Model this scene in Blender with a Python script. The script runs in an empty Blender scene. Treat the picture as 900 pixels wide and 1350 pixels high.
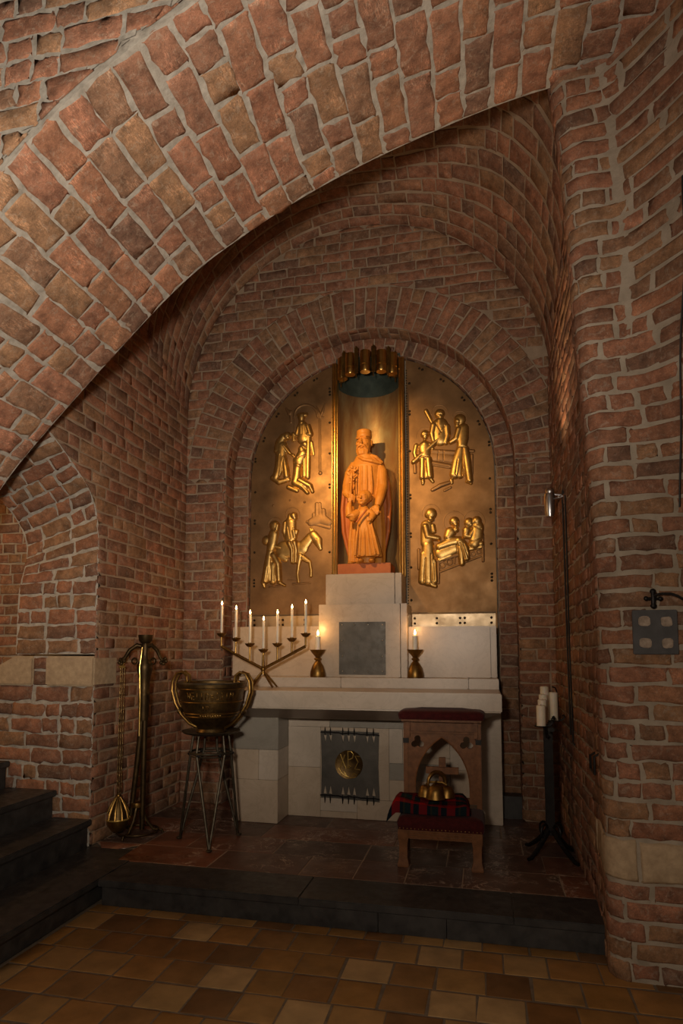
import bpy, bmesh, math, random
import numpy as np
from mathutils import Vector, Matrix
from math import pi, sin, cos, sqrt, radians as R
SC = bpy.context.scene
COL = SC.collection
random.seed(7)

# ---------------------------------------------------------------- camera survey
FOC, YAW, PITCH, CAMZ = 820.0, R(12.7), math.atan(.085), 1.36
_c, _s = cos(YAW), sin(YAW)
_right = np.array([_c, _s, 0.]); _f0 = np.array([-_s, _c, 0.])
_fw = _f0*cos(PITCH)+np.array([0, 0, sin(PITCH)]); _up = np.cross(_right, _fw)
_PPY = 860-820*.085
def at(px, py, y):
    """measured point of the photograph on the upright plane at depth y -> (x, z)"""
    d = _right*((px-450)/FOC)-_up*((py-_PPY)/FOC)+_fw
    t = y/d[1]
    return d[0]*t, CAMZ+d[2]*t

# ---------------------------------------------------------------- materials
def nd(nt, t, **kw):
    n = nt.nodes.new(t)
    for k, v in kw.items():
        setattr(n, k, v)
    return n
def ramp(nt, stops, fac, interp='LINEAR'):
    r = nd(nt, 'ShaderNodeValToRGB'); cr = r.color_ramp; cr.interpolation = interp
    while len(cr.elements) > 1: cr.elements.remove(cr.elements[0])
    cr.elements[0].position = stops[0][0]; cr.elements[0].color = (*stops[0][1], 1)
    for p, c in stops[1:]:
        e = cr.elements.new(p); e.color = (*c, 1)
    nt.links.new(fac, r.inputs[0]); return r.outputs[0]
def mixc(nt, fac, a, b, mode='MIX'):
    m = nd(nt, 'ShaderNodeMix', data_type='RGBA', blend_type=mode)
    for s, v in ((0, fac), (6, a), (7, b)):
        if hasattr(v, 'is_linked'): nt.links.new(v, m.inputs[s])
        elif s == 0: m.inputs[0].default_value = v
        else: m.inputs[s].default_value = (*v, 1)
    return m.outputs[2]
def noise(nt, scale, detail=4, rough=.6, dist=0., vec=None):
    n = nd(nt, 'ShaderNodeTexNoise'); n.inputs['Scale'].default_value = scale
    n.inputs['Detail'].default_value = detail; n.inputs['Roughness'].default_value = rough
    n.inputs['Distortion'].default_value = dist
    if vec is None:
        g = nd(nt, 'ShaderNodeNewGeometry'); vec = g.outputs['Position']
    nt.links.new(vec, n.inputs['Vector']); return n.outputs[0]
def base(name):
    m = bpy.data.materials.new(name); m.use_nodes = True; nt = m.node_tree
    return m, nt, nt.nodes['Principled BSDF']
def bump(nt, b, h, strength, dist=.01):
    n = nd(nt, 'ShaderNodeBump'); n.inputs['Strength'].default_value = strength; n.inputs['Distance'].default_value = dist
    nt.links.new(h, n.inputs['Height']); nt.links.new(n.outputs[0], b.inputs['Normal'])
def simple(name, c1, c2, rough=.5, metal=0., scale=12, bmp=.15, bscale=None, r2=None, spec=None, detail=5, dist=0., lo=.3, hi=.7):
    m, nt, b = base(name)
    f = noise(nt, scale, detail, .6, dist)
    nt.links.new(ramp(nt, [(lo, c1), (hi, c2)], f), b.inputs['Base Color'])
    b.inputs['Roughness'].default_value = rough; b.inputs['Metallic'].default_value = metal
    if spec is not None: b.inputs['Specular IOR Level'].default_value = spec
    if r2 is not None:
        f2 = noise(nt, scale*1.7, 3)
        mr = nd(nt, 'ShaderNodeMapRange'); mr.inputs[1].default_value = .3; mr.inputs[2].default_value = .7
        mr.inputs[3].default_value = rough; mr.inputs[4].default_value = r2
        nt.links.new(f2, mr.inputs[0]); nt.links.new(mr.outputs[0], b.inputs['Roughness'])
    if bmp: bump(nt, b, noise(nt, bscale or scale*4, 4), bmp, .004)
    return m
def brick_mat(name, tones, smear, mort=(.4, .35, .28), bmp=.5, tool=.5):
    m, nt, b = base(name)
    g = nd(nt, 'ShaderNodeNewGeometry')
    c = ramp(nt, [(i/(len(tones)-.001), t) for i, t in enumerate(tones)], g.outputs['Random Per Island'], 'CONSTANT')
    n1 = noise(nt, 17, 6, .65)
    c = mixc(nt, .8, c, ramp(nt, [(.3, (.45, .45, .45)), (.7, (1.5, 1.45, 1.4))], n1), 'MULTIPLY')
    n3 = noise(nt, 3.2, 3, .6)
    c = mixc(nt, .7, c, ramp(nt, [(.3, (.75, .72, .7)), (.7, (1.2, 1.18, 1.15))], n3), 'MULTIPLY')
    n4 = noise(nt, 60, 8, .8, 2.5)
    c = mixc(nt, .75, c, ramp(nt, [(.35, (.6, .6, .62)), (.65, (1.4, 1.38, 1.32))], n4), 'MULTIPLY')
    n2 = noise(nt, 30, 7, .72, 1.2)
    c = mixc(nt, ramp(nt, [(.52, (0, 0, 0)), (.7, (smear,)*3)], n2), c, mort)
    g2 = nd(nt, 'ShaderNodeNewGeometry'); mp = nd(nt, 'ShaderNodeMapping'); mp.inputs['Rotation'].default_value = (.4, .7, .5); mp.inputs['Scale'].default_value = (1, .22, 1)
    nt.links.new(g2.outputs['Position'], mp.inputs['Vector'])
    sc_ = ramp(nt, [(.47, (0, 0, 0)), (.6, (1, 1, 1))], noise(nt, 130, 3, .6, 1.5, mp.outputs[0]))        # tooling scratches in patches
    pt = ramp(nt, [(.48, (0, 0, 0)), (.62, (tool,)*3)], noise(nt, 7.5, 3, .6))
    c = mixc(nt, mixc(nt, 1., sc_, pt, 'MULTIPLY'), c, mixc(nt, 1., c, (1.75, 1.7, 1.65), 'MULTIPLY'))
    nt.links.new(c, b.inputs['Base Color'])
    b.inputs['Roughness'].default_value = .85; b.inputs['Specular IOR Level'].default_value = .25
    bump(nt, b, noise(nt, 75, 7, .7, .5), bmp, .006)
    return m
TON = [(.34, .135, .075), (.27, .105, .06), (.37, .165, .085), (.22, .09, .055), (.33, .18, .09), (.40, .16, .085), (.15, .07, .05),
       (.29, .12, .075), (.36, .2, .1), (.31, .11, .06), (.25, .13, .075), (.38, .15, .09)]
TON = [tuple(.55*c+.45*q for c, q in zip(t, (.27, .18, .128))) for t in TON]
M = {}
M['brick'] = brick_mat('fired_brick', [tuple(.8*c*k for c, k in zip(t, (1, .96, .92))) for t in TON], .4)  # darker copy of the tones: light fading with distance is put into the colour
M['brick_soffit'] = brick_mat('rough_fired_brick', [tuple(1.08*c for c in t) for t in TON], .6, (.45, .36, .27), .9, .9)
M['mortar'] = simple('lime_mortar', (.28, .255, .215), (.50, .46, .40), .9, scale=22, bmp=.9, bscale=70, spec=.2)
M['mortar_dark'] = simple('lime_mortar_grey', (.25, .21, .16), (.40, .34, .27), .9, scale=9, bmp=.9, bscale=70, spec=.2)
M['mortar_fine'] = simple('lime_mortar_pink', (.26, .19, .13), (.38, .285, .20), .9, scale=9, bmp=.6, bscale=70, spec=.2)  # lowered with the interior bricks, weaker light put into the tone
M['limestone'] = simple('yellow_limestone', (.33, .24, .15), (.48, .36, .23), .85, scale=30, bmp=.6, bscale=110, spec=.2)
def tile_mat(name, tones, rough, vein=None, bmp=.1, spec=.5):
    m, nt, b = base(name)
    g = nd(nt, 'ShaderNodeNewGeometry')
    c = ramp(nt, [(i/(len(tones)-.001), t) for i, t in enumerate(tones)], g.outputs['Random Per Island'], 'CONSTANT')
    c = mixc(nt, .7, c, ramp(nt, [(.3, (.6, .6, .6)), (.7, (1.3, 1.3, 1.3))], noise(nt, 8, 5)), 'MULTIPLY')
    if vein:
        n = noise(nt, 6, 6, .62, 2.2)
        v = ramp(nt, [(.475, (0, 0, 0)), (.497, (1, 1, 1)), (.503, (1, 1, 1)), (.525, (0, 0, 0))], n)
        k = ramp(nt, [(.48, (0, 0, 0)), (.62, (.8, .8, .8))], noise(nt, 3.1, 3))
        c = mixc(nt, mixc(nt, 1., v, k, 'MULTIPLY'), c, vein)
    nt.links.new(c, b.inputs['Base Color'])
    b.inputs['Specular IOR Level'].default_value = spec
    nt.links.new(ramp(nt, [(.3, (rough,)*3), (.7, (rough+.2,)*3)], noise(nt, 11, 4)), b.inputs['Roughness'])
    bump(nt, b, noise(nt, 25, 5), bmp, .004)
    return m
M['floor_tile'] = tile_mat('glazed_ochre_tile', [(.23, .12, .035), (.30, .17, .06), (.19, .09, .028), (.34, .21, .085), (.26, .13, .035), (.15, .075, .028),
                            (.30, .15, .045), (.37, .24, .11), (.22, .115, .04)], .42, None, .2, .35)
M['marble_tile'] = tile_mat('red_marble_tile', [(.14, .06, .038), (.10, .052, .038), (.18, .07, .04), (.085, .052, .042), (.125, .068, .046)], .27, (.6, .48, .38), .05)
M['grout'] = simple('tile_grout', (.10, .075, .05), (.17, .13, .09), .9, scale=20, bmp=.3)
M['grout_pale'] = simple('pale_grout', (.25, .18, .13), (.33, .25, .18), .9, scale=20, bmp=.2)
M['black_stone'] = simple('black_bluestone', (.017, .017, .018), (.05, .048, .046), .32, scale=14, bmp=.12, r2=.55, spec=.5)
def marble(name, c1, c2, cv, rough=.35):
    m, nt, b = base(name)
    c = ramp(nt, [(.3, c1), (.7, c2)], noise(nt, 3.5, 6, .6, .8))
    n = noise(nt, 4.2, 7, .62, 1.8)
    v = ramp(nt, [(.46, (0, 0, 0)), (.5, (.22, .22, .22)), (.54, (0, 0, 0))], n)
    c = mixc(nt, v, c, cv)
    c = mixc(nt, ramp(nt, [(.6, (0, 0, 0)), (.75, (.45, .45, .45))], noise(nt, 26, 5, .7)), c, cv)
    nt.links.new(c, b.inputs['Base Color']); b.inputs['Roughness'].default_value = rough
    bump(nt, b, noise(nt, 60, 4), .06, .003)
    return m
M['marble'] = marble('cream_marble', (.42, .33, .24), (.54, .44, .33), (.30, .22, .15))
M['marble_pale'] = marble('pale_marble', (.46, .39, .31), (.57, .49, .40), (.33, .27, .2))
M['marble_grey'] = marble('grey_marble', (.25, .23, .19), (.33, .30, .25), (.2, .18, .15))
M['bronze'] = simple('bronze_sheet', (.19, .105, .045), (.33, .19, .085), .5, .85, scale=5, bmp=.12, bscale=26, r2=.64, detail=6)
M['glint_bronze'] = simple('bronze_with_painted_glint', (.34, .25, .15), (.48, .37, .24), .38, .9, scale=8, bmp=.1, bscale=30, r2=.5)  # paler metal stands in for the silvery reflection on the lower strip
M['gilt_relief'] = simple('polished_bronze_relief', (.42, .25, .075), (.62, .40, .135), .38, .9, scale=30, bmp=.1, bscale=90, r2=.42)
M['bolt'] = simple('dark_bolt_metal', (.03, .02, .012), (.06, .04, .02), .5, .8, bmp=0)
M['gold_trim'] = simple('gilded_brass', (.62, .36, .09), (.78, .5, .16), .3, 1., scale=20, bmp=.08)
M['brass'] = simple('old_brass', (.16, .085, .022), (.34, .2, .055), .33, .95, scale=22, bmp=.12, r2=.5)
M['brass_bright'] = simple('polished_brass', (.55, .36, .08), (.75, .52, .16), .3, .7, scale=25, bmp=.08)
M['brass_dark'] = simple('tarnished_brass', (.07, .043, .017), (.18, .11, .038), .36, .9, scale=20, bmp=.2, r2=.52)
M['brass_stand'] = simple('dull_dark_brass', (.04, .026, .012), (.10, .062, .024), .42, .85, scale=20, bmp=.2, r2=.56)
M['verdigris'] = simple('verdigris_bronze', (.045, .035, .022), (.10, .085, .06), .5, .8, scale=25, bmp=.25)
M['iron'] = simple('black_wrought_iron', (.008, .007, .007), (.02, .018, .017), .5, .6, scale=30, bmp=.3)
M['steel'] = simple('brushed_aluminium', (.45, .45, .46), (.6, .6, .6), .3, 1., scale=30, bmp=.05)
M['wood'] = simple('carved_limewood', (.44, .165, .022), (.56, .23, .036), .5, 0, scale=14, bmp=.15, bscale=60, spec=.35)
M['wood_red'] = simple('reddish_cloak_wood', (.33, .085, .018), (.43, .125, .028), .5, 0, scale=14, bmp=.15, bscale=60, spec=.35)
M['oak'] = simple('varnished_oak', (.12, .05, .02), (.23, .10, .042), .42, 0, scale=26, bmp=.15, bscale=80, r2=.55, spec=.25)
M['velvet'] = simple('dark_red_velvet', (.035, .004, .004), (.07, .008, .008), .9, 0, scale=40, bmp=.3, bscale=160, spec=.2)
M['velvet'].node_tree.nodes['Principled BSDF'].inputs['Sheen Weight'].default_value = .08
M['wax'] = simple('white_wax', (.78, .70, .56), (.86, .79, .66), .45, 0, scale=20, bmp=.05)
M['wax'].node_tree.nodes['Principled BSDF'].inputs['Subsurface Weight'].default_value = .25
M['wax'].node_tree.nodes['Principled BSDF'].inputs['Subsurface Radius'].default_value = (.02, .012, .006)
M['lead'] = simple('grey_lead_sheet', (.075, .07, .06), (.12, .11, .095), .45, .7, scale=9, bmp=.2, bscale=40, r2=.6)
M['slate'] = simple('dark_slate', (.035, .035, .038), (.07, .07, .075), .5, 0, scale=14, bmp=.2)
M['relic_stone'] = simple('mottled_relic_stone', (.22, .17, .13), (.42, .34, .27), .8, 0, scale=45, bmp=.8, bscale=120)
M['cable'] = simple('black_cable', (.008, .008, .008), (.014, .013, .012), .5, bmp=0)
def niche_mat():
    m, nt, b = base('niche_copper_patina')
    g = nd(nt, 'ShaderNodeNewGeometry'); mp = nd(nt, 'ShaderNodeMapping'); mp.inputs['Scale'].default_value = (1, 1, .25)
    nt.links.new(g.outputs['Position'], mp.inputs['Vector'])
    f = noise(nt, 9, 6, .65, .5, mp.outputs[0])
    c = ramp(nt, [(.3, (.24, .11, .045)), (.5, (.34, .22, .10)), (.68, (.42, .34, .18))], f)
    nt.links.new(c, b.inputs['Base Color']); b.inputs['Metallic'].default_value = .55; b.inputs['Roughness'].default_value = .42
    bump(nt, b, noise(nt, 40, 4), .15, .004); return m
M['niche'] = niche_mat()
M['niche_top'] = simple('niche_verdigris_band', (.05, .07, .06), (.10, .13, .105), .5, .5, scale=12, bmp=.15)
def tartan():
    m, nt, b = base('tartan_wool')
    g = nd(nt, 'ShaderNodeTexCoord'); sp = nd(nt, 'ShaderNodeSeparateXYZ')
    nt.links.new(g.outputs['UV'], sp.inputs[0])
    def band(o, k, stops):
        w = nd(nt, 'ShaderNodeMath', operation='MULTIPLY'); w.inputs[1].default_value = k; nt.links.new(o, w.inputs[0])
        f = nd(nt, 'ShaderNodeMath', operation='FRACT'); nt.links.new(w.outputs[0], f.inputs[0])
        return ramp(nt, stops, f.outputs[0], 'CONSTANT')
    a = band(sp.outputs[0], 1.6, [(0, (.006, .010, .016)), (.2, (.22, .006, .006)), (.5, (.008, .012, .018)), (.62, (.035, .032, .016)), (.68, (.008, .02, .022)), (.9, (.16, .006, .005))])
    c = band(sp.outputs[1], 2.0, [(0, (.006, .010, .016)), (.16, (.24, .006, .006)), (.42, (.008, .012, .018)), (.6, (.04, .035, .018)), (.68, (.008, .018, .02)), (.9, (.18, .006, .006))])
    nt.links.new(mixc(nt, .5, a, c), b.inputs['Base Color']); b.inputs['Roughness'].default_value = .95
    b.inputs['Specular IOR Level'].default_value = .1
    bump(nt, b, noise(nt, 220, 2), .5, .003); return m
M['tartan'] = tartan()
def flame_mat():
    m, nt, b = base('candle_flame')
    nt.nodes.remove(b); e = nd(nt, 'ShaderNodeEmission')
    e.inputs[0].default_value = (1., .55, .18, 1); e.inputs[1].default_value = 30
    nt.links.new(e.outputs[0], nt.nodes['Material Output'].inputs[0]); return m
M['flame'] = flame_mat()

# ---------------------------------------------------------------- geometry collector
class G:
    def __init__(s): s.v = []; s.f = []
    def add(s, vs, fs):
        o = len(s.v); s.v += [tuple(map(float, p)) for p in vs]; s.f += [tuple(i+o for i in f) for f in fs]; return s
    def box(s, c, d, rz=0., taper=1.):
        x, y, z = d[0]/2, d[1]/2, d[2]/2; ca, sa = cos(rz), sin(rz); vs = []
        for k in (-1, 1):
            t = 1. if k < 0 else taper
            for i, j in ((-1, -1), (1, -1), (1, 1), (-1, 1)):
                a, b = i*x*t, j*y*t
                vs.append((c[0]+a*ca-b*sa, c[1]+a*sa+b*ca, c[2]+k*z))
        return s.add(vs, [(3, 2, 1, 0), (4, 5, 6, 7), (0, 1, 5, 4), (1, 2, 6, 5), (2, 3, 7, 6), (3, 0, 4, 7)])
    def span(s, a, b):
        return s.box([(p+q)/2 for p, q in zip(a, b)], [abs(q-p) for p, q in zip(a, b)])
    def tube(s, pts, r, n=8, flat=1., up=None):
        P = [Vector(p) for p in pts]; m = len(P)
        rr = list(r) if hasattr(r, '__len__') else [r]*m
        T = [(P[min(i+1, m-1)]-P[max(i-1, 0)]).normalized() for i in range(m)]
        u = Vector(up) if up else (Vector((0, 0, 1)) if abs(T[0].z) < .9 else Vector((0, 1, 0)))
        vs = []
        for i in range(m):
            u = (u-T[i]*u.dot(T[i])); u = u.normalized() if u.length > 1e-6 else T[i].orthogonal().normalized()
            w = T[i].cross(u)
            for k in range(n):
                a = 2*pi*k/n
                vs.append(P[i]+u*(rr[i]*flat*cos(a))+w*(rr[i]*sin(a)))
        fs = [(i*n+k, i*n+(k+1) % n, (i+1)*n+(k+1) % n, (i+1)*n+k) for i in range(m-1) for k in range(n)]
        fs += [tuple(range(n-1, -1, -1)), tuple(range((m-1)*n, m*n))]
        return s.add(vs, fs)
    def ring(s, c, rad, r, n=32, m=6, ax='z', ry=None):
        pts = []
        for k in range(n):
            a = 2*pi*k/n; p = (rad*cos(a), (ry or rad)*sin(a))
            for j in range(m):
                b = 2*pi*j/m; q = 1+r*cos(b)/rad
                x, y, z = p[0]*q, p[1]*q, r*sin(b)
                pts.append((c[0]+x, c[1]+y, c[2]+z) if ax == 'z' else (c[0]+x, c[1]+z, c[2]+y))
        fs = [(k*m+j, ((k+1) % n)*m+j, ((k+1) % n)*m+(j+1) % m, k*m+(j+1) % m) for k in range(n) for j in range(m)]
        if ax != 'z': fs = [f[::-1] for f in fs]
        return s.add(pts, fs)
    def lathe(s, prof, c=(0, 0, 0), n=28, a0=0., a1=2*pi):
        full = abs(a1-a0-2*pi) < 1e-6; m = len(prof); kk = n if full else n+1; vs = []
        for k in range(kk):
            a = a0+(a1-a0)*k/n
            vs += [(c[0]+r*cos(a), c[1]+r*sin(a), c[2]+z) for r, z in prof]
        fs = [(k*m+j, ((k+1) % kk)*m+j, ((k+1) % kk)*m+j+1, k*m+j+1) for k in range(n) for j in range(m-1)]
        s.add(vs, fs)
        if full:
            o = len(s.v)-kk*m
            if prof[0][0] > 1e-4: s.f.append(tuple(o+k*m for k in range(kk-1, -1, -1)))
            if prof[-1][0] > 1e-4: s.f.append(tuple(o+k*m+m-1 for k in range(kk)))
        return s
    def ell(s, c, r, n=14, m=9, rot=None):
        vs = []; c = Vector(c)
        for j in range(1, m):
            t = pi*j/m
            for k in range(n):
                a = 2*pi*k/n; p = Vector((r[0]*sin(t)*cos(a), r[1]*sin(t)*sin(a), r[2]*cos(t)))
                vs.append(c+(rot @ p if rot else p))
        a, b = Vector((0, 0, r[2])), Vector((0, 0, -r[2]))
        vs += [c+(rot @ a if rot else a), c+(rot @ b if rot else b)]
        fs = [(j*n+k, (j+1)*n+k, (j+1)*n+(k+1) % n, j*n+(k+1) % n) for j in range(m-2) for k in range(n)]
        t = len(vs)-2; l = (m-2)*n
        fs += [(t, k, (k+1) % n) for k in range(n)]+[(t+1, l+(k+1) % n, l+k) for k in range(n)]
        return s.add(vs, fs)
    def prism(s, poly, y0, y1):
        """polygon in x-z extruded along y"""
        n = len(poly)
        vs = [(x, y0, z) for x, z in poly]+[(x, y1, z) for x, z in poly]
        return s.add(vs, [tuple(range(n)), tuple(range(2*n-1, n-1, -1))]+[(i, i+n, (i+1) % n+n, (i+1) % n) for i in range(n)])
    def prism_z(s, poly, z0, z1):
        n = len(poly)
        vs = [(x, y, z0) for x, y in poly]+[(x, y, z1) for x, y in poly]
        return s.add(vs, [tuple(range(n-1, -1, -1)), tuple(range(n, 2*n))]+[(i, (i+1) % n, (i+1) % n+n, i+n) for i in range(n)])
    def loft(s, rows, n=40, k=0, ph=0.):
        """rows of (cx, cy, z, rx, ry, fold depth): closed body of elliptical sections with k folds"""
        vs = []
        for cx, cy, z, rx, ry, f in rows:
            for i in range(n):
                a = 2*pi*i/n; q = 1+f*cos(k*a+ph+.6*sin(3*a))
                vs.append((cx+rx*q*cos(a), cy+ry*q*sin(a), z))
        m = len(rows)
        fs = [(j*n+i, j*n+(i+1) % n, (j+1)*n+(i+1) % n, (j+1)*n+i) for j in range(m-1) for i in range(n)]
        return s.add(vs, fs+[tuple(range(n-1, -1, -1)), tuple(range((m-1)*n, m*n))])
    def move(s, d):
        s.v = [(a+d[0], b+d[1], c+d[2]) for a, b, c in s.v]; return s
    def xf(s, mat):
        s.v = [tuple(mat @ Vector(p)) for p in s.v]; return s

def mk(name, g, mat, parent=None, smooth=True, bevel=0., label=None, angle=40, origin=None, fixn=True):
    me = bpy.data.meshes.new(name)
    o0 = Vector(origin) if origin else Vector((0, 0, 0))
    if parent is not None and not origin: o0 = parent.get('_org') and Vector(parent['_org']) or Vector((0, 0, 0))
    me.from_pydata([tuple(Vector(p)-o0) for p in g.v], [], g.f)
    bm = bmesh.new(); bm.from_mesh(me)
    if fixn: bmesh.ops.recalc_face_normals(bm, faces=bm.faces)
    if bevel:
        es = [e for e in bm.edges if len(e.link_faces) == 2 and e.calc_face_angle(0) > .6]
        bmesh.ops.bevel(bm, geom=es, offset=bevel, segments=2, affect='EDGES', clamp_overlap=True)
    for f in bm.faces: f.smooth = smooth
    if smooth:
        th = R(angle)
        for e in bm.edges:
            if len(e.link_faces) == 2 and e.calc_face_angle(0) > th: e.smooth = False
    bm.to_mesh(me); bm.free()
    me.materials.append(M[mat])
    o = bpy.data.objects.new(name, me); COL.objects.link(o)
    if parent is not None:
        o.parent = parent
    elif origin: o.location = o0
    if label: o['label'] = label
    return o
def tag(o, label=None, cat=None, group=None, kind=None):
    if label: o['label'] = label
    if cat: o['category'] = cat
    if group: o['group'] = group
    if kind: o['kind'] = kind
    return o
ORG = {}
def thing(name, label, cat, loc, rz=0., group=None):
    """an Empty at the thing's base; children are given in the thing's own coordinates"""
    o = bpy.data.objects.new(name, None); COL.objects.link(o); o.empty_display_size = .05
    o.location = loc; o.rotation_euler = (0, 0, rz)
    return tag(o, label, cat, group)
def dup(root, loc, label=None, rz=None):
    r = root.copy(); COL.objects.link(r); r.location = loc
    if rz is not None: r.rotation_euler = (0, 0, rz)
    if label: r['label'] = label
    for ch in list(root.children):
        c = ch.copy(); COL.objects.link(c); c.parent = r
        for g in list(ch.children):
            d = g.copy(); COL.objects.link(d); d.parent = c
    return r
def remesh(g, voxel, smooth_it=4, fac=.5):
    me = bpy.data.meshes.new('t'); me.from_pydata(g.v, [], g.f)
    bm = bmesh.new(); bm.from_mesh(me); bmesh.ops.recalc_face_normals(bm, faces=bm.faces); bm.to_mesh(me); bm.free()
    o = bpy.data.objects.new('t', me); COL.objects.link(o)
    r = o.modifiers.new('r', 'REMESH'); r.mode = 'VOXEL'; r.voxel_size = voxel
    if smooth_it:
        sm = o.modifiers.new('s', 'SMOOTH'); sm.iterations = smooth_it; sm.factor = fac
    dg = bpy.context.evaluated_depsgraph_get()
    m2 = bpy.data.meshes.new_from_object(o.evaluated_get(dg))
    bpy.data.objects.remove(o); bpy.data.meshes.remove(me)
    return m2
def mk_mesh(name, me, mat, parent=None, smooth=True, label=None):
    me.materials.clear(); me.materials.append(M[mat]); me.name = name
    for p in me.polygons: p.use_smooth = smooth
    o = bpy.data.objects.new(name, me); COL.objects.link(o)
    if parent is not None: o.parent = parent
    if label: o['label'] = label
    return o
def holed(outer, holes, depth):
    """flat board in x-z with pierced openings, thickness depth along y, centred at y=0"""
    cu = bpy.data.curves.new('t', 'CURVE'); cu.dimensions = '2D'; cu.fill_mode = 'BOTH'; cu.extrude = depth/2
    for poly in [outer]+holes:
        sp = cu.splines.new('POLY'); sp.points.add(len(poly)-1); sp.use_cyclic_u = True
        for p, q in zip(sp.points, poly): p.co = (q[0], q[1], 0, 1)
    o = bpy.data.objects.new('t', cu); COL.objects.link(o)
    dg = bpy.context.evaluated_depsgraph_get()
    me = bpy.data.meshes.new_from_object(o.evaluated_get(dg))
    bpy.data.objects.remove(o); bpy.data.curves.remove(cu)
    me.transform(Matrix.Rotation(pi/2, 4, 'X')); return me
def interp(xs, ys):
    xs = np.array(xs, float); ys = np.array(ys, float)
    return lambda t: np.interp(t, xs, ys)
def sstep(a, b, t):
    t = np.clip((t-a)/(b-a), 0, 1); return t*t*(3-2*t)

# ---------------------------------------------------------------- masonry
def masonry(name, S, u0, u1, v0, v1, bh=.083, bl=(.235, .115), joint=.014, relief=.009, keep=None, seed=1, nu=2, nv=1,
            mats=('brick', 'mortar_dark'), jit=.0025, phead=.35, grid=.07, stagger=None, flip=False, backing=True, parent=None, kind='structure', rowjit=0., rim=.045):
    rng = np.random.default_rng(seed)
    rects = []; v = v0; row = 0
    while v < v1-.02:
        hb = min(bh, v1-v)
        if v1-(v+hb) < bh*.45: hb = v1-v
        u = u0
        first = True
        while u < u1-.005:
            L = bl[1] if rng.random() < phead else bl[0]
            if first:
                if stagger is not None: L = bl[0]*(stagger if row % 2 else 1.)
                else: L = bl[0]*(.35+.65*rng.random())
                first = False
            L = min(L*(1+.06*rng.standard_normal()*(stagger is None)), u1-u)
            L = max(L, min(.03, u1-u))
            if u1-(u+L) < bl[1]*.5: L = u1-u
            rects.append((u, u+L, v, v+hb)); u += L
        v += hb; row += 1
    Rr = np.array(rects); N = len(Rr); j = joint/2
    a = np.concatenate([[0], np.linspace(rim, 1-rim, nu+1), [1]]); b = np.concatenate([[0], np.linspace(rim*1.8, 1-rim*1.8, nv+1), [1]])
    nu += 2; nv += 2
    A, B = np.meshgrid(a, b)
    jj = j*(1+.35*rng.standard_normal((N, 4))).clip(.3, 1.9)
    ua = Rr[:, 0]+jj[:, 0]; ub = Rr[:, 1]-jj[:, 1]; va = Rr[:, 2]+jj[:, 2]; vb = Rr[:, 3]-jj[:, 3]
    U = ua[:, None, None]+(ub-ua)[:, None, None]*A; V = va[:, None, None]+(vb-va)[:, None, None]*B
    U = U+rng.normal(0, jit, U.shape); V = V+rng.normal(0, jit, V.shape)
    sh = rng.normal(0, jit*.7, (N, 4, 1, 1)); U = U+sh[:, 0]*(B-.5)*2; V = V+sh[:, 1]*(A-.5)*2
    if rowjit: V += (rng.normal(0, rowjit, N))[:, None, None]
    def pull(U, V):
        n = U.shape[0]; U = U.reshape(n, -1); V = V.reshape(n, -1)
        k = keep(U, V); cnt = k.sum(1); ok = cnt > 0
        cu = np.where(ok, (U*k).sum(1)/np.maximum(cnt, 1), 0); cv = np.where(ok, (V*k).sum(1)/np.maximum(cnt, 1), 0)
        lo = np.zeros_like(U); hi = np.ones_like(U)
        for _ in range(9):
            mid = (lo+hi)/2; kk = keep(cu[:, None]+(U-cu[:, None])*mid, cv[:, None]+(V-cv[:, None])*mid)
            lo = np.where(kk, mid, lo); hi = np.where(kk, hi, mid)
        t = np.where(k, 1, lo)
        return cu[:, None]+(U-cu[:, None])*t, cv[:, None]+(V-cv[:, None])*t, ok, cnt
    shp = U.shape
    if keep is not None:
        Uo, Vo, ok, cnt = pull(U, V); ok &= cnt >= max(2, U[0].size//4)
        U = Uo.reshape(shp)[ok]; V = Vo.reshape(shp)[ok]; N = U.shape[0]; rsel = np.where(ok)[0]
    n1, n2 = nv+1, nu+1
    e = 1e-3
    def PN(U, V):
        P = S(U, V); du = S(U+e, V)-S(U-e, V); dv = S(U, V+e)-S(U, V-e)
        n = np.cross(du, dv); n /= np.maximum(np.linalg.norm(n, axis=-1, keepdims=True), 1e-9)
        return P, (-n if flip else n)
    P, Nn = PN(U, V)
    edge = np.zeros((n1, n2), bool); edge[0] = edge[-1] = True; edge[:, 0] = edge[:, -1] = True
    h = relief*(.55+.6*rng.random(N))[:, None, None]*np.where(edge, .35, 1.)[None]
    h = h+rng.normal(0, relief*.1, U.shape)
    top = P+Nn*h[..., None]
    loop = [(0, i) for i in range(n2)]+[(i, n2-1) for i in range(1, n1)]+[(n1-1, i) for i in range(n2-2, -1, -1)]+[(i, 0) for i in range(n1-2, 0, -1)]
    li = np.array([p[0]*n2+p[1] for p in loop])
    Pf = P.reshape(N, -1, 3); Nf = Nn.reshape(N, -1, 3)
    cen = Pf.mean(1, keepdims=True)
    low = Pf[:, li]+(Pf[:, li]-cen)*.012-Nf[:, li]*.006
    nt_, nl = n1*n2, len(li); st = nt_+nl
    verts = np.concatenate([top.reshape(N, -1, 3), low], 1).reshape(-1, 3)
    fb = []
    for r in range(nv):
        for c in range(nu):
            q = r*n2+c; fb.append((q, q+1, q+n2+1, q+n2))
    for k in range(nl):
        k2 = (k+1) % nl; fb.append((nt_+k, nt_+k2, li[k2], li[k]))
    fb = np.array(fb)
    if flip: fb = fb[:, ::-1]
    faces = (fb[None]+np.arange(N)[:, None, None]*st).reshape(-1, 4)
    nbf = len(faces)
    # mortar bed
    mu = max(1, int(math.ceil((u1-u0)/grid))); mv = max(1, int(math.ceil((v1-v0)/grid)))
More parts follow.
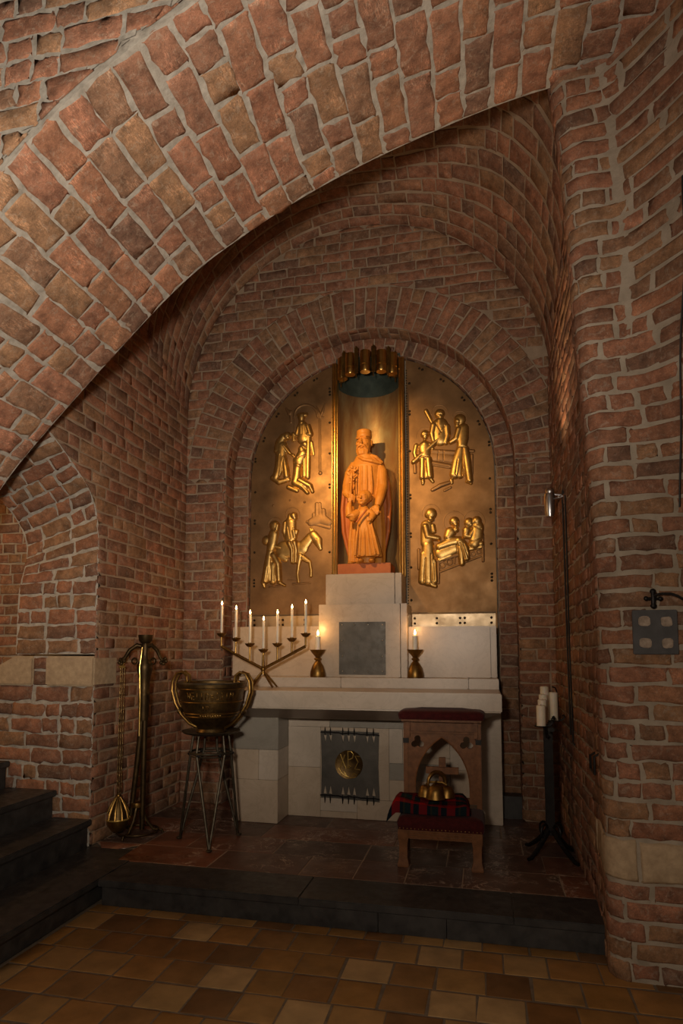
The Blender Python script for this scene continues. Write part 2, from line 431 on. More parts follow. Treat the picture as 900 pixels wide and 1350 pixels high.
    gu, gv = np.meshgrid(np.linspace(u0, u1, mu+1), np.linspace(v0, v1, mv+1))
    qu = np.stack([gu[:-1, :-1], gu[:-1, 1:], gu[1:, 1:], gu[1:, :-1]], -1).reshape(-1, 4)
    qv = np.stack([gv[:-1, :-1], gv[:-1, 1:], gv[1:, 1:], gv[1:, :-1]], -1).reshape(-1, 4)
    if keep is None:
        mvts = S(gu.ravel(), gv.ravel()); o = len(verts); w = mu+1
        idx = np.array([(r*w+c, r*w+c+1, (r+1)*w+c+1, (r+1)*w+c) for r in range(mv) for c in range(mu)])
        if flip: idx = idx[:, ::-1]
    else:
        qu, qv, ok, _ = pull(qu, qv); qu, qv = qu[ok], qv[ok]
        mvts = S(qu.ravel(), qv.ravel()); idx = np.arange(len(mvts)).reshape(-1, 4); o = len(verts)
        if flip: idx = idx[:, ::-1]
    verts = np.concatenate([verts, mvts]); faces = np.concatenate([faces, idx+o])
    me = bpy.data.meshes.new(name)
    me.vertices.add(len(verts)); me.vertices.foreach_set('co', verts.astype(np.float32).ravel())
    me.loops.add(faces.size); me.loops.foreach_set('vertex_index', faces.astype(np.int32).ravel())
    me.polygons.add(len(faces)); me.polygons.foreach_set('loop_start', np.arange(0, faces.size, 4, dtype=np.int32))
    me.polygons.foreach_set('loop_total', np.full(len(faces), 4, np.int32))
    me.polygons.foreach_set('use_smooth', np.ones(len(faces), bool))
    mi = np.zeros(len(faces), np.int32); mi[nbf:] = 1
    me.materials.append(M[mats[0]]); me.materials.append(M[mats[1]])
    me.polygons.foreach_set('material_index', mi)
    me.update(calc_edges=True); me.validate()
    ob = bpy.data.objects.new(name, me); COL.objects.link(ob)
    if kind: ob['kind'] = kind
    if parent: ob.parent = parent
    return ob
def V3(x, y, z): return np.stack(np.broadcast_arrays(x, y, z), -1).astype(float)
# ================================================================ THE SETTING
YB, CX, ZC = 4.82, -.91, 2.83          # back wall plane, niche axis, niche springing
XL, XR, PLAT = -2.45, .53, .135
LCX, LZ, LR = -.95, 3.4, 1.5           # wall arch of the vault
def vz(y): return LZ+.42*(YB-y)
ACX = np.array([-3.45, -3.25, -3.0, -2.65, -2.366, -2.043, -1.552, -1.29, -.951, -.585, -.233, .104, .425, .75, 1.1, 1.6])
ACZ = np.array([.4, 1.1, 1.75, 2.3, 2.59, 2.909, 3.371, 3.527, 3.708, 3.854, 3.961, 4.05, 4.1, 4.1, 4.03, 3.8])
def smooth_curve(xs, ys, n=240):
    t = np.arange(len(xs)); tt = np.linspace(0, len(xs)-1, n)
    x = np.interp(tt, t, xs); y = np.interp(tt, t, ys); k = 15
    for _ in range(2):
        xp = np.pad(x, k//2, mode='reflect', reflect_type='odd'); yp = np.pad(y, k//2, mode='reflect', reflect_type='odd')
        x = np.convolve(xp, np.ones(k)/k, 'valid'); y = np.convolve(yp, np.ones(k)/k, 'valid')
    s = np.concatenate([[0], np.cumsum(np.hypot(np.diff(x), np.diff(y)))])
    return x, y, s
ax_, az_, as_ = smooth_curve(ACX, ACZ)
arch_z = lambda x: np.interp(x, ax_, az_)
AF, AR = 1.88, 2.95
# --- great arch: soffit laid in courses that run front to back
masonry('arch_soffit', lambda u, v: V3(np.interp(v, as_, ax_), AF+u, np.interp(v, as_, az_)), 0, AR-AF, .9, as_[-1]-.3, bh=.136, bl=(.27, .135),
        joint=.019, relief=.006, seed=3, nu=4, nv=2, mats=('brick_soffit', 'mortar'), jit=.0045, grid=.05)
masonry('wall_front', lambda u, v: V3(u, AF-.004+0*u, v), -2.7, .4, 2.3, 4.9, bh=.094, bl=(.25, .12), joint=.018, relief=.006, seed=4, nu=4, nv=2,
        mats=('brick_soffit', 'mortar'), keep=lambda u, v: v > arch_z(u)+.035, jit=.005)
g = G(); xs = np.linspace(-2.9, 1.55, 60)
pl = [(x, float(arch_z(x))+.02) for x in xs]
g.prism(pl+[(1.55, 5.9), (-2.9, 5.9)], AF+.01, AR-.012)
o = mk('wall_front_core', g, 'mortar', smooth=False); o['kind'] = 'structure'
# --- back wall with wall arch, niche and two recessed orders
def kb(x, z):
    r = np.hypot(x-CX, z-ZC); lun = (z < LZ) | (np.hypot(x-LCX, z-LZ) < LR)
    out = np.where(z > ZC, r > 1.535, np.abs(x-CX) > 1.18)
    return lun & out
masonry('wall_back', lambda u, v: V3(u, YB+0*u, v), -2.46, .56, PLAT, 4.92, keep=kb, seed=5, mats=('brick', 'mortar_fine'), relief=.006, joint=.012)
masonry('trim_1', lambda u, v: V3(CX-(1.18+u)*np.cos(v/1.36), YB-.003+0*u, ZC+(1.18+u)*np.sin(v/1.36)), 0, .35, 0, pi*1.36, bh=.09, bl=(.235, .115),
        joint=.012, relief=.006, seed=6, mats=('brick', 'mortar_fine'), stagger=.5, phead=0, flip=True, grid=.05)
pl = [(-2.47, PLAT-.01), (-2.47, 3.6)]+[(LCX+1.53*cos(a), LZ+1.53*sin(a)) for a in np.linspace(pi-.02, .02, 40)]+[(.57, PLAT-.01), (CX+1.2, PLAT-.01)]
pl += [(CX+1.2*cos(a), ZC+1.2*sin(a)) for a in np.linspace(0, pi, 40)]+[(CX-1.2, PLAT-.01)]
me = holed(pl, [], .16); me.transform(Matrix.Translation((0, YB+.083, 0)))
o = mk_mesh('wall_back_core', me, 'mortar_fine', smooth=False); o['kind'] = 'structure'
def jamb_path(Rd):
    h = ZC-PLAT; L = pi*Rd
    def f(s):
        th = np.clip((s-h)/Rd, 0, pi)
        x = CX-Rd*np.cos(th); z = np.where(s < h, PLAT+s, np.where(s > h+L, ZC-(s-h-L), ZC+Rd*np.sin(th)))
        return x, z
    return f, 2*h+L
for nm, Rd, y0, y1, sd in (('trim_2', 1.18, YB, 5.0, 7), ('trim_3', 1.045, 5.0, 5.08, 8)):
    f, L = jamb_path(Rd)
    masonry(nm, lambda u, v, f=f, y0=y0: V3(f(v)[0], y0+u, f(v)[1]), 0, y1-y0, 0, L, bh=.085, bl=(y1-y0, y1-y0), joint=.012, relief=.005, seed=sd,
            mats=('brick', 'mortar_fine'), nu=2, flip=False, grid=.05)
def f2(u, v):
    x, z = jamb_path(1.045)[0](v); th = np.clip((v-(ZC-PLAT))/1.045, 0, pi)
    return V3(x-np.cos(th)*u, 5.0+0*u, z+np.sin(th)*u)
masonry('trim_4', f2, 0, .15, 0, jamb_path(1.045)[1], bh=.083, bl=(.15, .15), joint=.012, relief=.006, seed=9, mats=('brick', 'mortar_fine'), nu=2, flip=True, grid=.05)
g = G().span((-2.2, 5.085, 0), (-1.172, 5.3, 4.2)); g.span((-.618, 5.085, 0), (.4, 5.3, 4.2)); g.span((-1.172, 5.02, 0), (-.618, 5.3, 1.96)); g.span((-1.172, 5.085, 3.86), (-.618, 5.3, 4.2)); o = mk('wall_niche', g, 'mortar_dark', smooth=False); o['kind'] = 'structure'
# --- side walls
LAy = np.array([-.2, .4, .9, 1.4, 1.9, 2.3, 2.7, 3.0, 3.16, 3.285, 3.426, 3.509, 3.571, 3.605, 3.61, 3.61])
LAz = np.array([2.2, 2.62, 2.82, 2.9, 2.92, 2.88, 2.8, 2.7, 2.62, 2.545, 2.455, 2.385, 2.30, 2.15, 1.86, 1.2])
ly, lz, ls = smooth_curve(LAy[::-1], LAz[::-1], 200)
o_ = np.argsort(ly)
def left_open(y, z):
    zz = np.interp(y, ly[o_], lz[o_])
    return (y < 3.605) & (z < zz)
masonry('wall_left', lambda u, v: V3(XL+0*u, u, v), 1.9, YB, PLAT, 4.5, seed=11, keep=lambda u, v: ~left_open(u, v) & (v < vz(u)+.25),
        mats=('brick', 'mortar_fine'), relief=.007, joint=.014)
masonry('wall_right', lambda u, v: V3(XR+0*u, YB-u, v), 0, 1.75, PLAT, 4.3, seed=12, keep=lambda u, v: v < vz(YB-u)+.03, mats=('brick', 'mortar_dark'),
        relief=.009, joint=.016, nu=3, jit=.004)
# --- vault of the chapel
def vault(u, v):
    th = pi-u/LR; w = sstep(.1, 1., np.cos(th)); y = YB-v*(1+.75*w)
    return V3(LCX+LR*np.cos(th), y, vz(y)+LR*np.sin(th))
masonry('ceiling', vault, 0, pi*LR, 0, 1.95, bh=.078, seed=13, keep=lambda u, v: (YB-v*(1+.75*sstep(.1, 1., np.cos(pi-u/LR)))) > AR-.02, mats=('brick', 'mortar_fine'),
        relief=.006, joint=.012, flip=False)
# --- left doorway: jamb, arch soffit and limestone imposts
lsz = ls[np.argmin(np.abs(lz[:60]-1.33))]
def lsoff(u, v):
    y = np.interp(v, ls, ly); z = np.interp(v, ls, lz); k = sstep(1.7, 2.3, z)
    return V3(XL-u, y+.09*u/.62*k+.03*u, z-.16*u/.62*k)
masonry('wall_left_arch', lsoff, 0, .62, lsz, ls[-1], bh=.1, bl=(.25, .12), joint=.02, relief=.007, seed=14, nu=4, nv=2, mats=('brick', 'mortar'), flip=True, jit=.004)
masonry('wall_left_jamb', lambda u, v: V3(XL-u, 3.605+.03*u, v), 0, .75, PLAT, 1.14, bh=.1, bl=(.25, .12), joint=.018, relief=.007, seed=15, nu=4, nv=2,
        mats=('brick', 'mortar'), flip=True, jit=.005)
g = G(); g.prism([(-3.19, 1.14), (-2.91, 1.14), (-2.91, 1.335), (-3.06, 1.335), (-3.19, 1.27)], 3.6, 3.8)
g.span((-2.80, 3.575, 1.14), (XL+.012, 3.84, 1.335))
o = mk('impost_stone', g, 'limestone', bevel=.012); o['kind'] = 'structure'
masonry('wall_left_impost', lambda u, v: V3(XL-u, 3.605+.03*u, v), .34, .47, 1.14, 1.335, bh=.1, bl=(.12, .12), joint=.02, seed=16, mats=('brick', 'mortar'), flip=True)
# --- lit passage beyond the doorway
masonry('wall_passage', lambda u, v: V3(u, 4.3+0*u, v), -6.2, -3.0, 0, 3.6, seed=17, mats=('brick', 'mortar_dark'))
masonry('wall_passage_end', lambda u, v: V3(-6.1+0*u, u, v), 0, 4.3, 0, 3.6, seed=18, mats=('brick', 'mortar_dark'))
g = G().span((-3.06, 3.8, 0), (-2.475, 4.4, 4.4)); o = mk('wall_left_core', g, 'mortar_dark', smooth=False); o['kind'] = 'structure'
g = G().span((-6.2, -.5, 3.55), (-3.0, 4.4, 3.65)); o = mk('ceiling_passage', g, 'mortar_dark', smooth=False); o['kind'] = 'structure'
# --- right pier, leaning inwards towards its top and flaring towards the nave
lean = interp([0, 1.9, 2.62, 2.87, 3.25, 3.75, 4.07, 4.6], [0, 0, .036, .055, .067, .097, .13, .2])
pu, px_, py_ = [], [], []
P = [(.535, 3.35), (.515, 3.05)]+[(.585-.08*cos(a), 2.975-.08*sin(a)) for a in np.linspace(0, pi/2, 8)]+[(.7, 2.893), (1.7, 2.89)]
px_ = np.array([p[0] for p in P]); py_ = np.array([p[1] for p in P]); pu = np.concatenate([[0], np.cumsum(np.hypot(np.diff(px_), np.diff(py_)))])
def pier(u, v):
    x = np.interp(u, pu, px_); y = np.interp(u, pu, py_)
    w = sstep(1.9, 3.1, v); d = np.maximum(x-.62, 0)
    return V3(x-lean(v)*sstep(1.2, .75, x)*sstep(3.4, 3.05, y), y-w*np.minimum(np.maximum(x-.71, 0)**1.5*3.0, 1.8), v)
K = dict(bh=.081, bl=(.235, .115), joint=.018, relief=.007, nu=4, nv=2, mats=('brick', 'mortar_dark'), jit=.003)
masonry('wall_right_pier', pier, 0, pu[-1], .575, 4.15, seed=20, **K)
masonry('wall_right_pier_foot', pier, 0, pu[-1], 0, .4, seed=21, **K)
masonry('wall_right_band', lambda u, v: pier(u, v), 0, pu[-1], .4, .575, bh=.175, bl=(.21, .21), joint=.012, relief=.012, seed=22, nu=5, nv=4, mats=('limestone', 'mortar_dark'))
g = G().span((.58, 3.02, 0), (1.7, 5.1, 4.4)); o = mk('wall_right_core', g, 'mortar_dark', smooth=False); o['kind'] = 'structure'
# --- floors and steps
masonry('floor', lambda u, v: V3(u, v, 0*u), -2.06, 2.2, .4, 3.13, bh=.188, bl=(.195, .195), joint=.009, relief=.0015, seed=23, mats=('floor_tile', 'grout'), jit=.0012, phead=0, nu=1, nv=1, grid=.3, rim=.02)
g = G().span((-4.2, -1.5, -.08), (3, 3.2, -.004)); o = mk('floor_bed', g, 'grout', smooth=False); o['kind'] = 'structure'
masonry('floor_platform', lambda u, v: V3(u, v, PLAT+0*u), XL, XR+.02, 3.412, 5.06, bh=.31, bl=(.55, .28), joint=.006, relief=.0012, seed=26, mats=('marble_tile', 'grout_pale'),
        jit=.0006, phead=.45, nu=1, nv=1, rim=.01, grid=.3, keep=lambda u, v: (u > -2.13) | (v > 3.6))
g = G().span((-2.46, 3.2, .0), (.56, 5.08, PLAT-.008)); o = mk('floor_platform_bed', g, 'grout', smooth=False); o['kind'] = 'structure'
g = G(); xs = [-2.048, -.92, .12, .54]
for a, b in zip(xs, xs[1:]):
    g.span((a+.001, 3.1, .1), (b-.001, 3.409, PLAT+.001))
xs = [-2.03, -.52, -.19, .54]
for a, b in zip(xs, xs[1:]): g.span((a+.0015, 3.112, 0), (b-.0015, 3.35, .099))
o = mk('platform_kerb', g, 'black_stone', bevel=.004); o['kind'] = 'structure'
edges = [-2.05, -2.43, -2.69, -3.05, -3.4, -3.75, -4.1]
for i in range(6):
    a, b, z = edges[i], edges[i+1], PLAT+.17*i
    yb = 3.6 if i < 4 else 4.28
    if i == 0: yb = 3.62
    g = G().span((b-.02, .3, z-.036), (a, yb, z+.001*(i > 0)))
    g.span((b-.03, .3, 0), (a-.025, yb-.005, z-.037))
    o = mk('stair_step', g, 'black_stone', bevel=.006); o['kind'] = 'structure'
g = G().span((.125, 4.86, PLAT), (.27, 4.995, .30)); o = mk('baseboard_right', g, 'black_stone', bevel=.004); o['kind'] = 'structure'
# ================================================================ ALTAR, SHRINE AND BRONZE PANELS
altar = thing('altar', 'pale marble altar with overhanging slab, stepped pedestal and patchwork stone front', 'altar', (-.86, 4.3, PLAT))
def AL(name, g, mat, bevel=.006, label=None, parent=altar, smooth=True):
    g.move((.86, -4.3, -PLAT)); return mk(name, g, mat, parent, bevel=bevel, label=label, smooth=smooth)
X0, X1, YF = -1.86, .115, 4.1
g = G()
top = [(X0, YF), (X1, YF), (X1, 4.84), (X0, 4.84)]; low = [(X0+.2, YF+.26), (-.065, YF+.26), (-.065, 4.84), (X0+.2, 4.84)]
vs = [(x, y, 1.098) for x, y in top]+[(x, y, .978) for x, y in top]+[(x, y, .885) for x, y in low]
fs = [(0, 1, 2, 3)]+[(a+k, a+(k+1) % 4, a+4+(k+1) % 4, a+4+k) for a in (0, 4) for k in range(4)]+[(11, 10, 9, 8)]
g.add(vs, fs); AL('tabletop', g, 'marble_pale', .007)
g = G()
for a, b in ((X0+.01, -1.03), (-1.028, -.1), (-.098, X1-.005)): g.span((a, 4.54, 1.0985), (b, 4.86, 1.172))
AL('gradine', g, 'marble_pale', .004)
# left support: blocks of different marble
blocks = {'marble': [], 'marble_pale': [], 'marble_grey': []}
def patch(x0, x1, z0, z1, y0, y1, m): blocks[m].append(((x0+.001, y0, z0+.001), (x1-.001, y1, z1-.001)))
xa, xb = -1.80, -1.452
patch(xa, xb, .655, .89, 4.36, 4.84, 'marble_grey')
patch(xa, -1.60, .44, .655, 4.36, 4.84, 'marble'); patch(-1.60, xb, .44, .655, 4.36, 4.84, 'marble_pale')
patch(xa, xb, PLAT+.002, .44, 4.36, 4.84, 'marble')
for m, L in blocks.items():
    if L:
        g = G()
        for a, b in L: g.span(a, b)
        AL('support', g, m, .003)
        L.clear()
# recessed front of mixed slabs
yp = 4.605
for x0, x1, z0, z1, m in [(-1.452, -1.13, .80, .90, 'marble_pale'), (-1.13, -.05, .80, .90, 'marble_grey'), (-1.452, -1.2, .50, .80, 'marble_pale'), (-1.2, -.68, .28, .80, 'marble'),
                          (-.68, -.58, .55, .80, 'marble_pale'), (-.58, -.24, .60, .80, 'marble'), (-.24, -.05, .52, .80, 'marble_pale'), (-.24, -.05, PLAT+.002, .52, 'marble'), (-.68, -.24, .43, .55, 'marble_grey'), (-.58, -.24, .55, .60, 'marble'),
                          (-1.452, -1.2, PLAT+.002, .50, 'marble'), (-1.2, -.92, PLAT+.05, .28, 'marble_pale'), (-1.2, -.92, PLAT+.002, PLAT+.05, 'marble'), (-.92, -.24, PLAT+.002, .28, 'marble'), (-.68, -.24, .28, .43, 'marble'),]:
    if x1 > x0: patch(x0, x1, z0, z1, yp, 4.84, m)
for m, L in blocks.items():
    for a, b in L: AL('front_slab', G().span(a, b), m, .0015)
    L.clear()
g = G().span((-.06, 4.66, PLAT+.002), (.122, 4.98, .95)); AL('support', g, 'marble_pale', .004)
# retable: wings and the stepped pedestal of the statue
g = G().span((-2.0+.02, 4.76, 1.172), (-1.237, 5.01, 1.566)); AL('retable_wing', g, 'marble', .004)
g = G().span((-.548, 4.76, 1.172), (.06, 5.01, 1.556)); g.span((.062, 4.765, 1.172), (.105, 5.01, 1.556))
AL('retable_wing', g, 'marble', .004)
g = G()
g.span((-1.236, 4.68, 1.172), (-.602, 5.0, 1.73)); g.span((-.598, 4.685, 1.172), (-.55, 5.0, 1.73))
g.span((-1.185, 4.70, 1.731), (-.645, 5.0, 1.968)); g.span((-.641, 4.705, 1.731), (-.592, 5.0, 1.968))
AL('pedestal', g, 'marble', .003)
g = G().span((-1.072, 4.668, 1.19), (-.712, 4.679, 1.592))
tp = AL('metal_plate', g, 'lead', .001, label='plain grey sheet metal plate fixed with small pins')
for x, z in [(x, z) for x in (-1.045, -.95, -.845, -.735) for z in (1.215, 1.57)]+[(x, z) for z in (1.33, 1.45) for x in (-1.045, -.735)]:
    AL('pin', G().ell((x, 4.6665, z), (.0045, .004, .0045), 8, 5), 'steel', 0, parent=tp)

# ---------------------------------------------------------------- niche of the statue
NX, NR, NY = -.895, .262, 4.985
shrine = thing('statue_niche', 'half-round copper niche with gilt edge strips and a crown of brass tubes', 'niche', (NX, NY, 1.97))
def SH(name, g, mat, bevel=0., label=None, parent=shrine, **k):
    g.move((-NX, -NY, -1.97)); return mk(name, g, mat, parent, bevel=bevel, label=label, **k)
def shell(z0, z1, r0, r1, n=28):
    g = G(); arc = [(cos(a), sin(a)) for a in np.linspace(0, pi, n+1)]
    poly = [(NX+r0*c, NY+r0*s*1.0) for c, s in arc]+[(NX+r1*c, NY+r1*s) for c, s in reversed(arc)]
    return g.prism_z(poly, z0, z1)
# the niche is sunk through the wall behind
SH('back_shell', shell(1.968, 3.60, NR, NR+.012), 'niche')
SH('upper_band', shell(3.601, 3.84, NR, NR+.012), 'niche_top', label='dark green patinated top of the niche')
g = G(); arc = [(NX+(NR+.012)*cos(a), NY+(NR+.012)*sin(a)) for a in np.linspace(0, pi, 29)]; g.prism_z(arc, 3.84, 3.852); SH('roof_plate', g, 'niche_top')
for s in (-1, 1):
    g = G(); x = NX+s*(NR+.02)
    for dx, r in ((-.011, .0085), (.011, .0085)): g.tube([(x+dx, NY-.03, 1.969), (x+dx, NY-.03, 3.80)], r, 8)
    g.span((x-.022, NY-.025, 1.969), (x+.022, NY+.03, 3.80))
    SH('edge_strip', g, 'gold_trim', label='gilt strip along the edge of the niche')
for k in range(5):
    a = pi+pi*(k+.5)/5; r = NR-.045
    cx, cy = NX+r*cos(a)*1.02, NY+.005+r*sin(a)*.62
    z0 = 3.655
    p = [(.001, z0), (.041, z0), (.043, z0+.004), (.043, z0+.05), (.0405, z0+.052), (.0405, z0+.056), (.043, z0+.058), (.043, z0+.175), (.001, z0+.175)]
    SH('canopy_tube', G().lathe(p, (cx, cy, 0), 20), 'gold_trim', smooth=True, label='short upright gilt tube of the canopy')
for k in range(6):
    a = pi+pi*k/5; r = NR-.035
    cx, cy = NX+r*cos(a)*1.02, NY+r*sin(a)*.68
    g = G()
    for dx in (-.011, 0, .011): g.tube([(cx+dx, cy-.004*(dx == 0), 3.645), (cx+dx, cy-.004*(dx == 0), 3.86+.012*(dx == 0))], .0062, 8)
    g.tube([(cx, cy-.004, 3.645), (cx, cy-.004, 3.61), (cx, cy-.004, 3.598)], [.004, .0055, .001], 6)
    SH('canopy_rod', g, 'brass', label='bundle of thin brass rods ending in a drop')

# ---------------------------------------------------------------- embossed panels
PY0 = 5.03
def panel_outline(side):
    r = 1.032; pts = []
    if side < 0:
        xi, xo, zb = NX-NR-.05, CX-r, 1.5
        top = math.asin(min(1, sqrt(r*r-(xi-CX)**2)/r))
        a0 = math.acos((xi-CX)/r); pts = [(CX+r*cos(a), ZC+r*sin(a)) for a in np.linspace(a0, pi, 24)]+[(xo, zb), (xi, zb)]
    else:
        xi, xo, zb = NX+NR+.05, CX+r, 1.5
        a0 = math.acos((xi-CX)/r); pts = [(CX+r*cos(a), ZC+r*sin(a)) for a in np.linspace(a0, 0, 24)]+[(xo, zb), (xi, zb)]
    return pts
def make_panel(side, label):
    xi = NX+side*(NR+.05)
    org = (xi+side*.35, PY0, 1.5)
    t = thing('bronze_panel', label, 'relief panel', org, 0, 'embossed bronze panels')
    def PT(name, g, mat, parent=t, **k): g.move((-org[0], -org[1], -org[2])); return mk(name, g, mat, parent, **k)
    PT('metal_sheet', G().prism(panel_outline(side), PY0, PY0+.02), 'bronze', bevel=.004)
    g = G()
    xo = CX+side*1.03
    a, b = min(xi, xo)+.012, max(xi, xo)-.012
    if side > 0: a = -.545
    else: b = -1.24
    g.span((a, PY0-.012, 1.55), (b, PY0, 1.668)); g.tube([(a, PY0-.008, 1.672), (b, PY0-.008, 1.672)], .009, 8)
    PT('lower_strip', g, 'glint_bronze', bevel=.003, label='strip along the bottom of the panel, silvery reflection put into its colour')
    # beaded edge of small rivets along both borders
    g = G()
    for z in np.arange(1.69, 3.72, .022): g.ell((xi+side*.006, PY0-.001, z), (.006, .005, .006), 6, 4)
    PT('beaded_edge', g, 'bolt')
    spots = []
    for z, n in ((3.62, 3), (3.32, 1), (3.05, 1), (2.78, 2), (2.47, 1), (2.20, 1), (1.83, 1)) if side < 0 else ((3.60, 1), (3.36, 2), (3.02, 1), (2.65, 2), (2.33, 2), (2.05, 1), (1.78, 1)):
        for k in range(n): spots.append((xi+side*.03, z-.027*k))
    for z, n in ((3.05, 2), (2.75, 1), (2.5, 2), (2.22, 1), (1.98, 3)):
        for k in range(n): spots.append((CX+side*.995, z-.027*k))
    for dg in (62, 50, 36, 22):
        for k in (0, 1): aa = R(dg+1.6*k); spots.append((CX+side*.995*cos(aa), ZC+.995*sin(aa)))
    W = b-a
    for f in ((.03,), (.3,), (.58, .635), (.95,)):
        for q in f:
            for z in (1.592, 1.632): spots.append((a+W*q if side > 0 else b-W*q, z))
    for x, z in spots:
        yy = PY0-.012 if z < 1.67 else PY0
        PT('bolt', G().ell((x, yy, z), (.0105, .008, .0105), 8, 5), 'bolt')
    return t, org
panL, orgL = make_panel(-1, 'arched bronze panel left of the statue, embossed with kneeling couple and flight on a donkey')
panR, orgR = make_panel(1, 'arched bronze panel right of the statue, embossed with carpenters and a deathbed scene')

# ---------------------------------------------------------------- embossing: height fields of overlapping rounded strokes (photo-measured)
def emboss(parent, org, name, zoom, strokes, mat='gilt_relief', step=.0032, scale=1., base_h=0., grooves=(), label=None):
    """zoom=(x0,y0,k): stroke points are read on a k-times enlargement whose corner is at x0,y0 in the photograph"""
    x0, y0, k = zoom
    def W(p):
        x, z = at(x0+p[0]/k, y0+p[1]/k, PY0); return x-org[0], z-org[2]
    mpp = .00632/k
    S_ = []
    for st in strokes:
        pts = [W(p) for p in st[0]]; r = st[1]
        rr = [q*mpp for q in (r if hasattr(r, '__len__') else [r]*len(pts))]
        S_.append((np.array(pts), np.array(rr), (st[2] if len(st) > 2 else 1.)*scale))
    lo = np.min([p.min(0)-r.max() for p, r, _ in S_], 0)-.004; hi = np.max([p.max(0)+r.max() for p, r, _ in S_], 0)+.004
    nx, nz = int((hi[0]-lo[0])/step)+2, int((hi[1]-lo[1])/step)+2
    X, Z = np.meshgrid(lo[0]+np.arange(nx)*step, lo[1]+np.arange(nz)*step)
    def dist(P, rr):
        best = np.full(X.shape, -9.); rbest = np.zeros(X.shape)
        segs = [(0, 0)] if len(P) == 1 else [(i, i+1) for i in range(len(P)-1)]
        for i, j in segs:
            d = P[j]-P[i]; L2 = max(d @ d, 1e-12)
            t = np.clip(((X-P[i][0])*d[0]+(Z-P[i][1])*d[1])/L2, 0, 1)
            q = np.hypot(X-P[i][0]-t*d[0], Z-P[i][1]-t*d[1]); r = rr[i]+(rr[j]-rr[i])*t
            m = 1-q/r; up = m > best; best = np.where(up, m, best); rbest = np.where(up, r, rbest)
        return best, rbest
    H = np.full(X.shape, -.002)
    for P, rr, hs in S_:
        m, r = dist(P, rr); mm = np.clip(m, 0, 1)
        h = np.sqrt(np.clip(1-(1-mm)**2, 0, 1))*np.minimum(r, .03)*.62*hs
        h = np.where(m > 0, h, -.002)
        a = h; kf = .0035
        # keep the crease between neighbouring forms, later strokes lie on top
        H = np.where(m > 0, np.maximum(H*.72+h*.28 if False else H, h)+0*kf, H)
    for gpts, gr, gd in grooves:
        P = np.array([W(p) for p in gpts]); m, _ = dist(P, np.full(len(P), gr*mpp)); H = H-np.clip(m, 0, 1)*gd*(H > 0)
    Hs = H.copy()
    for _ in range(1):
        Hp = np.pad(Hs, 1, mode='edge'); Hs = (Hp[1:-1, 1:-1]*2+Hp[:-2, 1:-1]+Hp[2:, 1:-1]+Hp[1:-1, :-2]+Hp[1:-1, 2:])/6
    keep = Hs > -.0019
    qk = keep[:-1, :-1] | keep[1:, :-1] | keep[:-1, 1:] | keep[1:, 1:]
    lab = np.where(qk, np.arange(qk.size).reshape(qk.shape)+1, 0)
    while True:                                     # neighbouring cells share one number: separate forms become separate meshes
        p = np.pad(lab, 1); n = np.max([p[a:a+lab.shape[0], b:b+lab.shape[1]] for a in range(3) for b in range(3)], 0)*(lab > 0)
        if (n == lab).all(): break
        lab = n
    ids = sorted(set(lab[lab > 0].tolist()), key=lambda i: -(lab == i).sum()); first = None
    for li in ids:
        qi = lab == li
        if qi.sum() < 6: continue
        vk = np.zeros(X.shape, bool); vk[:-1, :-1] |= qi; vk[1:, :-1] |= qi; vk[:-1, 1:] |= qi; vk[1:, 1:] |= qi
        idx = -np.ones(X.shape, int); g = G(); idx[vk] = np.arange(vk.sum())
        g.v = list(zip(X[vk].tolist(), (-Hs[vk]-.0005).tolist(), Z[vk].tolist()))
        r_, c_ = np.where(qi)
        g.f = [(int(idx[a, b]), int(idx[a, b+1]), int(idx[a+1, b+1]), int(idx[a+1, b])) for a, b in zip(r_, c_)]
        o = mk(name if first is None else 'relief_detail', g, mat, parent if first is None or name != 'relief_scene' else first, angle=180, label=label, fixn=False)
        first = first or o
    return first
def circ(c, r, n=22, a0=0, a1=360): return [(c[0]+r*cos(R(a)), c[1]-r*sin(R(a))) for a in np.linspace(a0, a1, n)]
# upper left: king and kneeling couple under an arch (enlargement 8.18, corner 340,520)
ZL1 = (340, 520, 8.182)
sc = emboss(panL, orgL, 'relief_scene', ZL1, [(circ((515, 235), 125, 20, 0, 180), 13, .7), ([(395, 235), (395, 420)], 9, .6), ([(668, 265), (668, 820)], [13, 13], .7), ([(672, 850)], 22, .8),
    ([(630, 130), (655, 200), (668, 255)], [6, 18, 10], .8), ([(720, 100), (695, 190), (668, 255)], [6, 18, 10], .8), ([(645, 250), (705, 250)], 10, .8), ([(300, 150), (340, 205)], [10, 26], .6), ([(350, 190), (355, 300)], [20, 10], .6)],
    'bronze')
emboss(sc, orgL, 'relief_king', ZL1, [([(478, 215), (520, 212)], 20, 1.2), ([(470, 235), (472, 290)], [44, 32], 1.5), ([(440, 225), (515, 225)], 22, 1.5), ([(470, 300), (475, 350)], [36, 52], 1.4), ([(480, 350), (490, 470)], [62, 75], 1.5),
    ([(540, 350), (565, 430), (500, 450)], [34, 34, 24], 1.9), ([(440, 360), (420, 430), (470, 440)], [28, 26, 20], 1.7), ([(545, 470), (540, 640), (535, 890)], [34, 34, 32], 1.3), ([(575, 520), (600, 650)], [22, 15], 1.), ([(500, 560), (500, 880)], [30, 28], 1.2), ([(380, 430), (385, 490)], 24, 1.1),
    ([(475, 265), (470, 280)], 8, 2.), ([(450, 280), (495, 280)], 6, 1.5)],
    grooves=[([(515, 520), (520, 880)], 9, .006), ([(480, 320), (480, 440)], 6, .004)])
